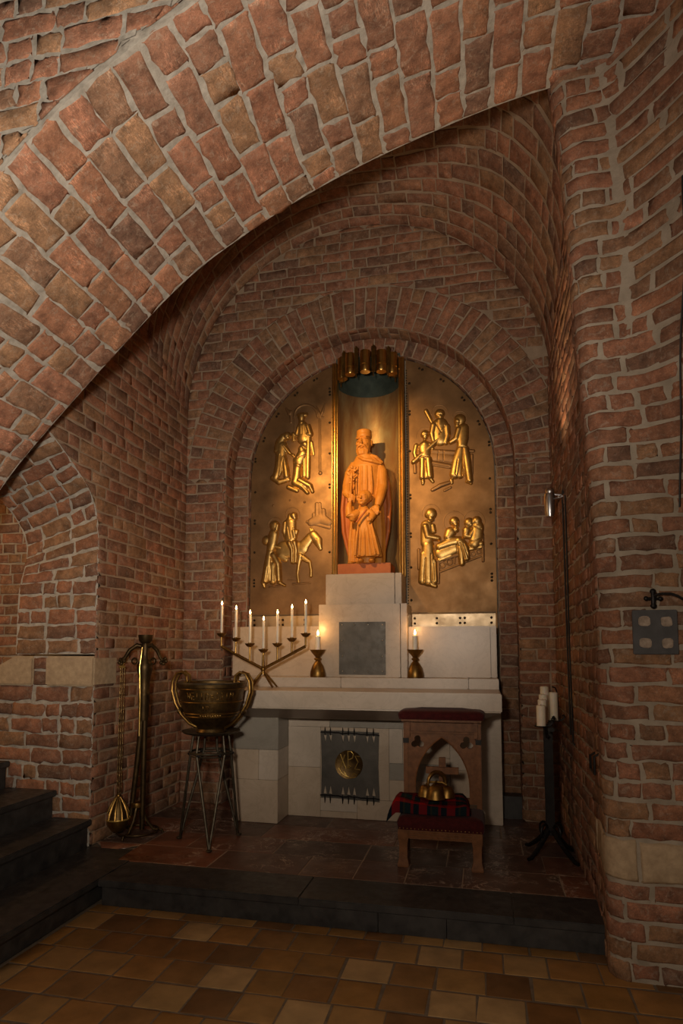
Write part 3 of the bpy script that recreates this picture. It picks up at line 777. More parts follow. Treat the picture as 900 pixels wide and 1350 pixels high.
emboss(sc, orgL, 'relief_kneeling_woman', ZL1, [([(310, 450)], [48], 1.5), ([(325, 470)], [28], 1.9), ([(270, 460), (235, 520), (215, 600)], [40, 55, 50], 1.3), ([(250, 560), (245, 700), (230, 800), (190, 900)], [70, 62, 60, 42], 1.4), ([(280, 560), (330, 620), (350, 640)], [30, 22, 16], 1.8),
    ([(280, 690), (300, 800), (310, 880)], [34, 40, 40], 1.7), ([(160, 900), (230, 945), (330, 920)], [32, 34, 26], 1.5), ([(225, 590), (280, 610)], [22, 20], 1.9)],
    grooves=[([(250, 660), (235, 880)], 9, .008), ([(285, 680), (260, 860)], 7, .007)])
emboss(sc, orgL, 'relief_kneeling_man', ZL1, [([(510, 540)], [44], 1.7), ([(480, 545)], [26], 1.6), ([(470, 590), (480, 640)], [40, 60], 1.5), ([(480, 640), (440, 720)], [60, 62], 1.6), ([(400, 700), (400, 770)], [26, 22], 1.3), ([(430, 780), (420, 880), (400, 950)], [52, 50, 46], 1.7), ([(410, 960), (490, 1000), (535, 1060)], [46, 36, 24], 1.7),
    ([(450, 930), (560, 990), (590, 1050)], [40, 34, 20], 1.9), ([(330, 1000), (420, 1040)], [28, 24], 1.3), ([(380, 660), (350, 640)], [20, 14], 1.4)],
    grooves=[([(440, 690), (520, 660)], 7, .007), ([(400, 780), (480, 790)], 7, .007), ([(490, 990), (560, 1060)], 7, .007)])
# lower left: woman and child on a donkey led by a man, hill town (enlargement 7.5, corner 330,650)
ZL2 = (330, 650, 7.5)
sc = emboss(panL, orgL, 'relief_scene', ZL2, [([(600, 290), (690, 250), (770, 290)], [40, 60, 40], .45), ([(560, 285), (780, 340)], [16, 20], .45), ([(655, 110), (655, 240)], [20, 22], .6), ([(685, 105), (690, 250)], [16, 24], .6), ([(720, 175), (725, 260)], [26, 30], .5), ([(625, 210), (625, 260)], 18, .5),
    (circ((420, 215), 72, 20), 5, .8), (circ((250, 320), 75, 16, 30, 170), 5, .7), ([(370, 860), (460, 870)], 8, .6), ([(420, 900), (590, 890)], 10, .7), ([(190, 930), (330, 915)], 10, .7), ([(535, 90)], 12, 1.), ([(390, 72)], 10, 1.), ([(225, 125)], 12, .8)],
    'bronze')
emboss(sc, orgL, 'relief_donkey', ZL2, [([(330, 560), (430, 560), (510, 540)], [88, 80, 70], .85), ([(510, 540), (560, 480), (600, 430)], [62, 52, 46], .9), ([(620, 420), (665, 470), (692, 550)], [50, 48, 22], 1.1), ([(610, 410), (590, 345)], [18, 8], 1.3), ([(635, 410), (610, 350)], [16, 7], 1.3),
    ([(490, 620), (475, 720), (465, 800), (475, 875)], [36, 20, 16, 17], 1.1), ([(520, 640), (585, 680), (600, 760), (598, 820)], [34, 20, 16, 18], 1.1), ([(300, 620), (350, 660)], [40, 26], .8)], 
    grooves=[([(660, 455)], 8, .006)])
emboss(sc, orgL, 'relief_rider_with_child', ZL2, [([(430, 225)], [38], 1.7), ([(440, 250)], [26], 1.9), ([(395, 230), (385, 290)], [30, 36], 1.2), ([(395, 300), (395, 450)], [62, 66], 1.4), ([(345, 300), (335, 380), (350, 440)], [26, 26, 18], 1.6), ([(430, 350)], [22], 2.2), ([(430, 380), (440, 440)], [30, 26], 1.8), ([(460, 380), (440, 440)], [22, 20], 1.7),
    ([(390, 500), (415, 560), (415, 680)], [36, 30, 22], 2.), ([(440, 495), (455, 560), (450, 680)], [34, 28, 20], 2.), ([(425, 690)], 16, 1.6)],
    grooves=[([(432, 510), (432, 680)], 6, .008), ([(380, 340), (400, 450)], 6, .005)])
emboss(sc, orgL, 'relief_walking_man', ZL2, [([(240, 325)], [54], 1.5), ([(270, 320), (262, 360)], [26, 26], 1.9), ([(160, 470)], [50], 1.2), ([(230, 410), (215, 500), (200, 570)], [55, 54, 44], 1.5), ([(215, 450), (205, 520), (290, 540)], [30, 28, 20], 1.8), ([(195, 590), (175, 720), (150, 860)], [42, 48, 44], 1.5), ([(230, 620), (275, 700), (285, 860)], [40, 34, 32], 1.8), ([(215, 720), (220, 870)], [44, 40], 1.1),
    ([(125, 880), (140, 930)], [24, 14], 1.5), ([(280, 880), (340, 915)], [22, 14], 1.7), ([(300, 540)], 20, 1.7)],
    grooves=[([(215, 640), (205, 870)], 7, .008), ([(245, 700), (240, 870)], 6, .008), ([(180, 570), (235, 572)], 6, .006), ([(180, 740), (160, 870)], 6, .006)])
# upper right: carpenters at the bench (enlargement 7.5, corner 530,520)
ZR1 = (530, 520, 7.5)
sc = emboss(panR, orgR, 'relief_scene', ZR1, [([(300, 560), (520, 575)], [22, 22], .9), ([(300, 610), (480, 630)], [44, 44], .45), ([(300, 680), (470, 710)], [26, 26], .9), ([(640, 555), (705, 560)], 16, .9), ([(690, 600), (690, 780)], 14, .8), ([(125, 690), (130, 770)], 18, .9),
    (circ((370, 185), 82, 18, 0, 190), 4, .8), (circ((570, 240), 78, 18, -20, 170), 4, .7), (circ((228, 420), 92, 16, 60, 190), 4, .6), ([(300, 945), (380, 900), (470, 870)], [18, 22, 18], 1.2), ([(420, 950), (480, 920)], [14, 12], .9), ([(440, 600), (450, 640)], 8, 1.2), ([(345, 590), (375, 640)], 8, 1.2)],
    'bronze', grooves=[([(300, 695), (465, 725)], 5, .006), ([(360, 560), (350, 660)], 5, .005), ([(410, 560), (410, 660)], 5, .005)])
emboss(sc, orgR, 'relief_man_with_beam', ZR1, [([(370, 195)], [50], 1.6), ([(375, 225)], [30], 1.8), ([(372, 265), (375, 310)], [36, 50], 1.5), ([(375, 310), (375, 440)], [78, 72], 1.4), ([(310, 310), (295, 390), (310, 460)], [34, 30, 24], 1.8), ([(440, 320), (450, 400), (430, 480)], [32, 28, 24], 1.7), ([(235, 165), (290, 270)], [22, 20], 1.2), ([(360, 430), (420, 420)], [24, 20], 1.7)],
    grooves=[([(340, 300), (390, 380)], 7, .007), ([(420, 320), (370, 400)], 7, .006), ([(350, 205), (390, 205)], 5, .005)])
emboss(sc, orgR, 'relief_boy_with_plank', ZR1, [([(225, 395)], [42], 1.6), ([(228, 425)], [26], 1.8), ([(225, 460), (225, 500)], [20, 44], 1.5), ([(225, 520), (228, 620)], [62, 54], 1.5), ([(140, 510), (125, 580), (140, 640)], [26, 24, 20], 1.6), ([(275, 500), (300, 540)], [26, 20], 1.6), ([(205, 640), (200, 820)], [34, 30], 1.7), ([(260, 640), (275, 810)], [36, 34], 1.7), ([(232, 660), (235, 810)], [26, 30], 1.2), ([(205, 860), (205, 885)], [20, 15], 1.5), ([(285, 840), (305, 865)], [20, 15], 1.5), ([(115, 670), (380, 430)], [26, 24], 2.1)],
    grooves=[([(232, 650), (228, 820)], 7, .009), ([(180, 620), (275, 620)], 6, .006), ([(205, 400), (250, 400)], 5, .004)])
emboss(sc, orgR, 'relief_carpenter', ZR1, [([(570, 250)], [56], 1.5), ([(548, 270)], [34], 1.8), ([(545, 310)], [26], 1.5), ([(600, 340), (595, 440), (590, 500)], [56, 58, 48], 1.5), ([(560, 350), (535, 440), (480, 475)], [34, 30, 22], 1.9), ([(585, 540), (550, 660), (520, 790)], [50, 56, 50], 1.6), ([(620, 540), (645, 680), (665, 850)], [38, 40, 32], 1.6), ([(575, 640), (570, 800)], [44, 36], 1.3), ([(485, 850), (490, 875)], [20, 16], 1.4), ([(640, 860), (680, 878)], [18, 16], 1.5)],
    grooves=[([(600, 540), (605, 700), (590, 810)], 8, .010), ([(550, 525), (640, 525)], 7, .007), ([(550, 650), (530, 800)], 7, .006)])
# lower right: deathbed (enlargement 6.92, corner 530,650)
ZR2 = (530, 650, 6.923)
sc = emboss(panR, orgR, 'relief_scene', ZR2, [(circ((262, 185), 82, 18, 0, 200), 4, .8), (circ((475, 265), 98, 18, 20, 220), 4, .7), (circ((655, 260), 98, 22, -20, 180), 4, .8), ([(320, 730), (730, 570)], 10, 1.), ([(325, 620), (520, 560)], 18, .9), ([(330, 640), (330, 820)], 14, 1.), ([(735, 380), (738, 620)], 12, 1.2), ([(152, 520), (155, 690)], 16, 1.), ([(182, 530), (185, 660)], 14, .9),
    (circ((365, 655), 26, 14), 8, 1.), (circ((430, 630), 26, 14), 8, 1.), (circ((645, 555), 20, 14), 7, 1.), (circ((695, 535), 20, 14), 7, 1.), ([(480, 570), (480, 640)], 9, 1.)],
    'bronze')
emboss(sc, orgR, 'relief_standing_man', ZR2, [([(262, 190)], [52], 1.6), ([(262, 235)], [30], 1.8), ([(235, 200)], [30], 1.3), ([(225, 300), (225, 450)], [55, 56], 1.4), ([(215, 310), (235, 400), (330, 415)], [36, 34, 24], 2.), ([(280, 300), (290, 350)], [22, 22], 1.5), ([(235, 480), (235, 640), (240, 800)], [54, 62, 52], 1.6), ([(195, 560), (185, 800)], [34, 38], 1.4), ([(290, 620), (295, 800)], [26, 34], 1.4), ([(270, 835), (305, 850)], [24, 18], 1.6), ([(175, 815)], 20, 1.2)],
    grooves=[([(215, 600), (205, 810)], 7, .010), ([(265, 560), (270, 800)], 7, .010), ([(295, 640), (300, 800)], 6, .007)])
emboss(sc, orgR, 'relief_dying_man', ZR2, [([(475, 260)], [44], 1.6), ([(490, 290)], [28], 1.8), ([(490, 335)], [28], 1.4), ([(440, 360), (420, 400)], [50, 40], 1.5), ([(420, 420), (480, 420)], [24, 20], 1.8), ([(340, 490), (440, 450), (500, 440)], [36, 46, 44], 1.5), ([(520, 440), (570, 500), (590, 600)], [44, 44, 26], 1.7), ([(540, 500), (545, 640)], [44, 28], 1.5), ([(360, 550), (480, 500)], [60, 56], 1.), ([(340, 610), (440, 570)], [22, 20], 1.)],
    grooves=[([(530, 460), (575, 600)], 7, .009), ([(500, 480), (520, 640)], 7, .009), ([(560, 470), (605, 590)], 6, .007)])
emboss(sc, orgR, 'relief_embracing_pair', ZR2, [([(610, 270)], [44], 1.5), ([(625, 290)], [26], 1.6), ([(680, 255)], [42], 1.6), ([(655, 265)], [24], 1.7), ([(690, 310), (680, 400), (660, 460)], [52, 56, 50], 1.5), ([(590, 340), (580, 390)], [38, 30], 1.4), ([(580, 390), (620, 400), (650, 350)], [24, 26, 22], 1.9), ([(630, 470), (720, 460)], [28, 26], 1.2), ([(610, 510), (720, 490)], [20, 20], 1.)],
    grooves=[([(620, 450), (720, 420)], 6, .006), ([(650, 310), (720, 330)], 6, .006)])
# ================================================================ WOODEN STATUE
SX, SY, SZ = -.912, 5.0, 2.072
statue = thing('wooden_statue', 'carved wooden statue of a bearded man in cap and cloak holding a child before him', 'statue', (SX, SY, 1.9685))
DZ = SZ-1.9685
def q(px, py, dy=0.): return ((px-482)*.00635-.006, dy, (745-py)*.0064+DZ)
def L(px, py, rx, ry, f=0., dy=0.):
    x, y, z = q(px, py, dy); return (x, y, z, rx*.00635, ry, f)
def E_(g, px, py, dy, r): return g.ell(q(px, py, dy), r, 16, 10)
def T_(g, pts, r, n=10): return g.tube([q(*p) for p in pts], r, n)
mk('plinth', G().span((-.215, -.14, 0), (.215, .115, DZ-.001)), 'wood_red', statue, bevel=.004)
# the man: one continuous carved figure
g = G()
g.loft([L(484, 744, 22, .085, .05), L(484, 725, 22.5, .09, .06), L(484, 700, 22.5, .092, .06), L(483, 670, 21.5, .09, .05), L(483, 650, 20.5, .088, .04), L(483, 630, 20, .088, .015), L(483, 615, 20.5, .082), L(483, 608, 18, .07), L(482, 603, 12, .055), L(481, 598, 7, .04)], 44, 11)
g.loft([L(483, 626, 21.5, .083, 0, .01), L(483, 616, 21, .083, 0, .01), L(483, 608, 17.5, .072, 0, .005), L(482, 602, 13.5, .062), L(481, 600, 9, .05)], 36)
T_(g, [(481, 604, 0), (480, 590, -.01)], [.045, .042])
# head with beard, cap, ears and face
E_(g, 479.8, 584, -.006, (.060, .066, .078)); E_(g, 479, 588, -.014, (.057, .060, .060))
g.loft([L(479, 601, 7.6, .042, .05, -.028), L(478.8, 597, 9.0, .05, .05, -.024), L(478.8, 592, 9.4, .047, .03, -.018), L(479, 588, 9.2, .05, 0, -.014)], 30, 9)
g.loft([L(480, 577.5, 9.9, .067, 0, -.006), L(480, 574, 10.3, .070, 0, -.006), L(480, 573.2, 9.8, .066, 0, -.006), L(480, 569, 10.0, .068, 0, -.006), L(480, 567.6, 9.4, .063, 0, -.006)], 30)
g.tube([q(478, 579.5, -.066), q(477.8, 584, -.079), q(477.7, 587, -.092)], [.007, .010, .015], 8)
for s in (-1, 1):
    E_(g, 478+s*4.4, 579.6, -.062, (.023, .014, .007)); E_(g, 478+s*4.2, 582.8, -.061, (.012, .008, .0055)); E_(g, 478+s*5.2, 587, -.052, (.018, .016, .012))
    E_(g, 480+s*9.8, 584, .004, (.010, .02, .026)); g.tube([q(478, 589.3, -.077), q(478+s*3.8, 590.3, -.073), q(478+s*7, 594, -.056)], [.009, .0085, .006], 8)
E_(g, 478, 592.6, -.074, (.016, .008, .005))
# arms and hands
T_(g, [(498, 611, .0), (503.5, 624, -.015), (505, 645, -.04), (502.5, 662, -.09), (500.5, 672, -.115)], [.036, .045, .043, .038, .027], 14)
T_(g, [(467, 611, .0), (461.5, 624, -.02), (459, 642, -.05), (460, 653, -.09), (464, 658, -.115)], [.036, .044, .043, .04, .027], 14)
E_(g, 499, 676, -.14, (.032, .02, .03))
for k, (a, b) in enumerate([(494.5, 684), (497, 686.5), (499.8, 687), (502, 685)]):
    T_(g, [(496+k*1.9, 676, -.15), (a+.6, 681, -.163), (a-1, b, -.158)], [.0105, .0098, .007], 8)
T_(g, [(496, 674, -.145), (492.5, 677.5, -.16), (491, 680, -.158)], [.011, .010, .007], 8)
E_(g, 466, 659.5, -.128, (.034, .022, .026))
for k in range(4):
    T_(g, [(464+k*.2, 656+k*2.5, -.145), (468.5, 657.6+k*2.5, -.152), (472.5-k*.5, 660.6+k*2.2, -.138)], [.0095, .0095, .0075], 8)
T_(g, [(463, 656, -.14), (466, 653.5, -.15), (468.5, 654, -.146)], [.0105, .0095, .007], 8)
# collar fold, sleeve and robe folds, feet
T_(g, [(474, 604, -.06), (481, 609, -.083), (492, 612, -.086), (504, 614.5, -.05)], [.012, .014, .014, .012], 8)
T_(g, [(490, 602, -.04), (497, 606, -.055), (505, 613, -.03)], [.012, .016, .012], 8)
for x0, x1 in ((474, 472), (479, 478.5), (485, 485.5), (491, 492.5)): T_(g, [(x0, 618, -.082), (x1, 640, -.09), (x1, 655, -.088)], [.006, .008, .006], 8)
for x in (463.5, 468.5, 474): T_(g, [(x+1.5, 690, -.07), (x, 715, -.085), (x-.5, 742, -.075)], [.012, .017, .018], 8)
E_(g, 465, 743.6, -.10, (.028, .045, .016)); E_(g, 477, 743.6, -.115, (.026, .04, .016))
man = mk_mesh('carved_man', remesh(g, .0036, 1), 'wood', statue, label='carved wooden man with beard and flat cap')
# cloak behind him
g = G()
g.loft([L(482, 743, 17, .035, .05, .055), L(481.5, 730, 22, .045, .05, .055), L(481, 710, 28, .052, .05, .05), L(481, 685, 31, .055, .04, .045), L(481, 660, 31.2, .055, .04, .04), L(482, 640, 29.5, .055, .03, .035), L(483, 622, 26, .055, 0, .03), L(483, 610, 22.5, .055, 0, .025), L(482, 604, 15, .045, 0, .02)], 44, 9)
T_(g, [(505, 617, -.01), (511, 640, .0), (512.5, 668, .01), (510.5, 700, .02), (505, 728, .03)], [.018, .02, .02, .018, .012], 10)
T_(g, [(459, 620, .0), (452.5, 645, .0), (450, 670, .005), (451.5, 700, .015), (457, 725, .03), (461, 741, .04)], [.015, .017, .017, .017, .015, .012], 10)
mk_mesh('cloak', remesh(g, .0055, 3), 'wood_red', statue, label='long reddish wooden cloak')
# lily staff in his hand
g = G(); T_(g, [(466.5, 668, -.15), (467, 650, -.155), (467.5, 628, -.13)], .0075, 8)
for k, (x, y) in enumerate([(463, 624), (467.5, 621), (471, 625), (464, 630), (470, 631), (466, 634), (468.8, 637), (465.5, 641), (470.8, 621.5), (462.5, 628)]):
    for j in range(3):
        a = 2.1*j+k; g.ell(q(x+.9*cos(a), y+.9*sin(a), -.125-.01*(k % 2)), (.011, .010, .008), 8, 6)
T_(g, [(466, 668, -.145), (463, 672, -.13), (462.5, 678, -.12)], [.010, .012, .005], 8)
mk_mesh('lily_staff', remesh(g, .0035, 1), 'wood', statue)
# the child: one continuous carved figure
g = G(); CD = -.15
g.loft([L(489, 738, 16.5, .068, .10, CD), L(488.5, 725, 14.8, .066, .09, CD), L(487, 710, 12.4, .06, .07, CD), L(485, 697, 10, .052, .03, CD), L(484, 688, 10, .05, 0, CD), L(484, 680, 9.4, .045, 0, CD), L(484, 676, 6, .034, 0, CD), L(483.5, 672, 3.6, .024, 0, CD)], 44, 10)
E_(g, 483.5, 663, CD-.012, (.050, .054, .062)); E_(g, 485.5, 661, CD+.004, (.053, .054, .058)); E_(g, 482, 668.5, CD-.036, (.034, .028, .03))
g.tube([q(482, 661.5, CD-.064), q(481.6, 664, CD-.071), q(481.5, 665.2, CD-.074)], [.006, .008, .010], 8)
for s in (-1, 1):
    E_(g, 482+s*3.4, 660.3, CD-.058, (.014, .008, .005)); E_(g, 482+s*3.3, 662.4, CD-.056, (.009, .007, .005)); E_(g, 482+s*4, 666, CD-.05, (.014, .011, .012))
    E_(g, 484.5+s*8, 664, CD+.0, (.008, .014, .016))
E_(g, 481.7, 668, CD-.066, (.012, .006, .004)); E_(g, 481.8, 671.5, CD-.055, (.014, .010, .008))
T_(g, [(477, 681, CD-.02), (470.5, 687, CD-.045), (466.5, 686, CD-.05), (465.5, 676, CD-.04), (466, 669, CD-.03)], [.032, .036, .034, .027, .018], 12)
E_(g, 470.5, 688.5, CD-.035, (.034, .03, .03)); E_(g, 466.3, 667, CD-.02, (.016, .014, .018))
for k in range(4): T_(g, [(464.6+k*1.1, 667, CD-.03), (464.4+k*1.2, 662.5, CD-.032)], [.006, .005], 6)
T_(g, [(491, 681, CD-.01), (496, 687, CD-.03), (494, 692, CD-.06)], [.032, .03, .021], 12)
E_(g, 493, 692.5, CD-.068, (.018, .014, .016))
for k in range(4): T_(g, [(492.5-k*.2, 690+k*1.3, CD-.078), (489.4, 690.6+k*1.3, CD-.08)], [.006, .005], 6)
for x, x2 in ((478, 474), (481.5, 479.5), (485, 486), (488.5, 492.5), (491.5, 499), (494, 504)):
    T_(g, [(x, 696, CD-.04), ((x+x2)/2, 715, CD-.062), (x2, 737, CD-.06)], [.007, .011, .013], 8)
E_(g, 494, 742.5, CD-.01, (.024, .045, .018)); E_(g, 480, 742.5, CD-.015, (.024, .045, .018))
g.loft([L(487, 745, 9, .04, 0, CD+.03), L(487, 732, 11, .04, 0, CD+.02)], 20)
kid = mk_mesh('carved_child', remesh(g, .0033, 1), 'wood', statue, label='carved wooden child in a pleated gown')
mk('toy_stick', G().tube([q(476.6, 696, CD-.085), q(489.5, 680, CD-.085)], .0075, 8), 'wood_red', statue)
# ================================================================ CANDLES AND LIGHTS ON THE ALTAR
FLAMES = []
def candle_parts(t, r, h, flame=True):
    mk('wax_stick', G().lathe([(0, 0), (r*1.02, 0), (r, .01), (r, h-.004), (r*.8, h), (r*.35, h-.003), (0, h-.004)], n=20), 'wax', t)
    mk('wick', G().tube([(0, 0, h-.005), (.0005, 0, h+.006)], .0011, 6), 'iron', t)
    if flame:
        FLAMES.append((t.location[0], t.location[1]-.0, t.location[2]+h+.06, 0.6 if r > .015 else .45))
        k = .8+.2*(r > .015)
        mk('flame', G().lathe([(0, h+.003), (.005*k, h+.006), (.0085*k, h+.015*k), (.0068*k, h+.026*k), (.0026*k, h+.038*k), (0, h+.046*k)], n=14), 'flame', t)
MX, MY, MZ = -1.587, 4.40, 1.0985
men = thing('candelabrum', 'seven-armed bronze candelabrum with V-shaped arms at the left end of the altar', 'candelabrum', (MX, MY, MZ))
OFF = [-.335, -.219, -.107, 0, .109, .221, .326]; CZS = [.405, .369, .328, .285, .328, .366, .40]
g = G()
for s, xe in ((-1, -.335), (1, .326)): g.tube([(0, 0, .139), (xe*.5, 0, .222), (xe, 0, .306)], .0115, 8)
mk('arm_bar', g, 'brass', men)
g = G().tube([(0, 0, .10), (0, 0, .139), (0, 0, .255)], [.015, .013, .007], 10); g.ell((0, 0, .139), (.02, .02, .022)); mk('hub', g, 'brass', men)
for a in (30, 150, 215, 325):
    g = G().tube([(0, 0, .125), (.07*cos(R(a)), .055*sin(R(a)), .05), (.11*cos(R(a)), .085*sin(R(a)), .006)], [.009, .008, .006], 8); mk('foot', g, 'brass', men)
for x, z in zip(OFF, CZS):
    za = .139+abs(x)*.512
    st = mk('cup', G().lathe([(.006, z-.028), (.02, z-.024), (.034, z-.008), (.038, z), (.035, z), (.028, z-.008), (.012, z-.012), (0, z-.0125)], (x, 0, 0), 18), 'brass', men)
    mk('stem', G().tube([(x, 0, za), (x, 0, z-.026)], .0075, 8), 'brass', st)
    mk('socket', G().lathe([(.0125, z-.0125), (.0125, z+.006), (.0105, z+.006), (.0105, z-.011)], (x, 0, 0), 14), 'brass', st)
NAMES = ['leftmost cup of the candelabrum, highest on the left', 'second cup from the left of the candelabrum', 'third cup from the left of the candelabrum', 'lowest, central cup of the candelabrum',
         'cup just right of the candelabrum centre', 'second cup from the right of the candelabrum', 'rightmost cup of the candelabrum']
HS = [.222, .222, .228, .222, .226, .226, .226]
for x, z, nm, h in zip(OFF, CZS, NAMES, HS):
    t = thing('taper_candle', 'lit white taper in the '+nm, 'candle', (MX+x, MY, MZ+z-.0105), 0, 'tapers on the candelabrum'); candle_parts(t, .0092, h)
def candlestick(x, y, z, lab, lab2):
    t = thing('candlestick', lab, 'candlestick', (x, y, z), 0, 'candlesticks on the altar')
    mk('base', G().lathe([(0, 0), (.057, 0), (.060, .012), (.056, .045), (.043, .085), (.024, .116), (.016, .124)], n=30), 'brass', t)
    mk('knop', G().lathe([(.016, .124), (.026, .131), (.029, .137), (.026, .143), (.016, .149)], n=26), 'brass', t)
    mk('drip_bowl', G().lathe([(.015, .149), (.022, .156), (.046, .184), (.062, .208), (.058, .208), (.042, .19), (.024, .18), (0, .178)], n=30), 'brass', t)
    c = thing('pillar_candle', lab2, 'candle', (x, y, z+.1785), 0, 'pillar candles on the altar'); candle_parts(c, .0195, .135)
candlestick(-1.222, 4.603, 1.1725, 'waisted brass candlestick left of the grey metal plate', 'short lit candle in the brass candlestick left of the metal plate')
candlestick(-.486, 4.64, 1.1725, 'waisted brass candlestick right of the grey metal plate', 'short lit candle in the brass candlestick right of the metal plate')

# ================================================================ LEAD PLAQUE ON THE ALTAR FRONT
pq = thing('metal_plaque', 'grey sheet metal plaque with gilt Greek monogram medallion on the altar front', 'plaque', (-.97, 4.585, .285))
W2, H = .218, .49
fr = [.07, .165, .38, .48, .58, .80, .91]; hol = []
for f in fr:
    x = -W2+2*W2*f
    hol.append([(x-.012, H-.028), (x+.011, H-.03), (x+.002, H-.085)]); hol.append([(x-.013, .03), (x, .095), (x+.013, .028)])
me = holed([(-W2, 0), (-W2*.5, .004), (0, -.004), (W2*.5, -.008), (W2+.003, -.012), (W2-.006, H*.5), (W2+.001, H-.004), (W2*.3, H), (-W2*.4, H+.003), (-W2-.004, H), (-W2+.004, H*.5)], hol, .006)
mk_mesh('sheet', me, 'lead', pq, smooth=False)
for zz in (H-.012, .018):
    g = G(); random.seed(5); pts = [(-W2-.004+2*(W2+.004)*k/16, -.008, zz+random.uniform(-.004, .004)-.008*k/16) for k in range(17)]
    g.tube(pts, .0055, 6); mk('twisted_edge', g, 'iron', pq)
for f in fr:
    x = -W2+2*W2*f
    for z0, z1 in ((H-.03, H+.028), (-.035, .03)):
        mk('spike', G().tube([(x, -.012, z0), (x+.001, -.013, (z0+z1)/2), (x, -.012, z1)], [.0025, .0055, .002] if z0 > .1 else [.002, .0055, .0025], 6), 'iron', pq)
md = mk('medallion', G().lathe([(0, -.002), (.098, -.002), (.104, .004), (.104, .010), (.096, .008), (.09, .005), (0, .005)], n=44).xf(Matrix.Translation((-.005, -.003, .25)) @ Matrix.Rotation(pi/2, 4, 'X')), 'brass_dark', pq, label='dark round medallion with gilt letters')
def mp(x, z): return (-.005+(x-413)*.00059, -.0125, .25-(z-555)*.00059)
LET = {'letter_chi': [[(305, 432), (340, 520), (378, 608)], [(362, 436), (330, 520), (300, 606)]],
       'letter_rho': [[(400, 392), (402, 500), (403, 605)], [(400, 396), (440, 392), (470, 425), (462, 470), (430, 490), (404, 496)], [(404, 560), (440, 575), (404, 600)]],
       'letter_sigma': [[(556, 452), (492, 448), (530, 520), (488, 606), (555, 614)]],
       'scroll': [[(350, 640), (390, 700), (430, 715), (500, 705), (520, 675), (480, 660), (450, 690)], [(280, 600), (330, 670), (390, 705)]]}
for n_, Ls in LET.items():
    g = G()
    for p in Ls: g.tube([mp(*w_) for w_ in p], .0042 if n_ != 'scroll' else .0032, 8)
    mk(n_, g, 'brass_bright', md)

# ================================================================ HOLY WATER CAULDRON ON ITS TRIPOD
BX, BY = -1.75, 3.865
st = thing('tripod_stand', 'slender verdigris metal tripod with a dished top left of the altar', 'stand', (BX, BY, PLAT))
mk('dish', G().lathe([(0, .69), (.13, .689), (.175, .70), (.19, .712), (.186, .716), (.17, .706), (.12, .697), (0, .697)], n=40), 'verdigris', st)
mk('ring', G().ring((0, 0, .575), .135, .009, 40, 8).ring((0, 0, .556), .132, .005, 40, 6), 'verdigris', st)
for a in (-66, 176, 54):
    g = G(); f = (.215*cos(R(a)), .215*sin(R(a)), .012)
    for d in (-42, 42):
        b = R(a+d); g.tube([(.115*cos(b), .115*sin(b), .69), (.132*cos(b), .132*sin(b), .575), ((.132*cos(b)+f[0]*1.1)/2.1, (.132*sin(b)+f[1]*1.1)/2.1, .28), f], [.008, .009, .0095, .009], 8)
    g.ell((f[0]*1.03, f[1]*1.03, .009), (.02, .02, .0085), 12, 6); mk('leg', g, 'verdigris', st)
for k in range(6):
    a = R(60*k+20); mk('stud', G().ell((.137*cos(a), .137*sin(a), .566), (.012, .012, .012), 10, 6), 'iron', st)
ck = thing('cauldron', 'dark brass holy water cauldron with banded lettering and tall double loop handles', 'cauldron', (BX, BY, PLAT+.6975))
prof = [(0, 0), (.088, 0), (.098, .012), (.09, .03), (.095, .045), (.135, .075), (.168, .118), (.188, .165), (.2, .215), (.208, .262), (.213, .292), (.228, .302), (.231, .322), (.224, .332), (.208, .328), (.2, .29), (.185, .2), (.15, .115), (.09, .06), (0, .05)]
mk('bowl', G().lathe(prof, n=56), 'brass_dark', ck)
for z, r in ((.292, .2155), (.208, .2), (.135, .1785), (.115, .168)):
    mk('moulding', G().ring((0, 0, z), r, .0045, 56, 8), 'brass', ck)
mk('rim', G().ring((0, 0, .326), .222, .009, 56, 8), 'verdigris', ck)
rb = interp([p[1] for p in prof[5:12]], [p[0] for p in prof[5:12]])
def lettering(txt, zc, hgt, amid, da):
    g = G(); ST = {'N': [[(0, 0), (0, 1), (.7, 0), (.7, 1)]], 'E': [[(.6, 0), (0, 0), (0, 1), (.6, 1)], [(0, .5), (.5, .5)]], 'I': [[(.25, 0), (.25, 1)]], 'D': [[(0, 0), (0, 1), (.45, .9), (.6, .5), (.45, .1), (0, 0)]],
        'S': [[(0, .08), (.4, 0), (.6, .25), (.1, .7), (.25, 1), (.6, .92)]], 'A': [[(0, 0), (.32, 1), (.64, 0)], [(.14, .4), (.5, .4)]], 'V': [[(0, 1), (.32, 0), (.64, 1)]], 'L': [[(0, 1), (0, 0), (.55, 0)]], 'H': [[(0, 0), (0, 1)], [(.6, 0), (.6, 1)], [(0, .5), (.6, .5)]], 'T': [[(.3, 0), (.3, 1)], [(0, 1), (.6, 1)]],
        'P': [[(0, 0), (0, 1), (.55, .9), (.55, .55), (0, .5)]], 'Z': [[(0, 1), (.6, 1), (0, 0), (.6, 0)]], 'M': [[(0, 0), (.1, 1), (.4, .3), (.7, 1), (.8, 0)]], 'e': [[(.05, .35), (.5, .4), (.45, .65), (.2, .68), (.05, .35), (.2, .02), (.5, .08)]]}
    a = amid-da*(len(txt)-1)/2-da*.3
    for ch in txt:
        g = G()
        for pl in ST.get(ch, []):
            P = []
            for k in range(len(pl)-1):
                for s_ in (0, .5): P.append([pl[k][i]+(pl[k+1][i]-pl[k][i])*s_ for i in (0, 1)])
            P.append(pl[-1]); W_ = []
            for u, v in P:
                z = zc-hgt/2+hgt*v; r = float(rb(z))+.001; b = a+u*da*1.02; W_.append((r*sin(b), -r*cos(b), z))
            g.tube(W_, .0034, 6)
        mk('letter', g, 'brass', ck, angle=180)
        a += da
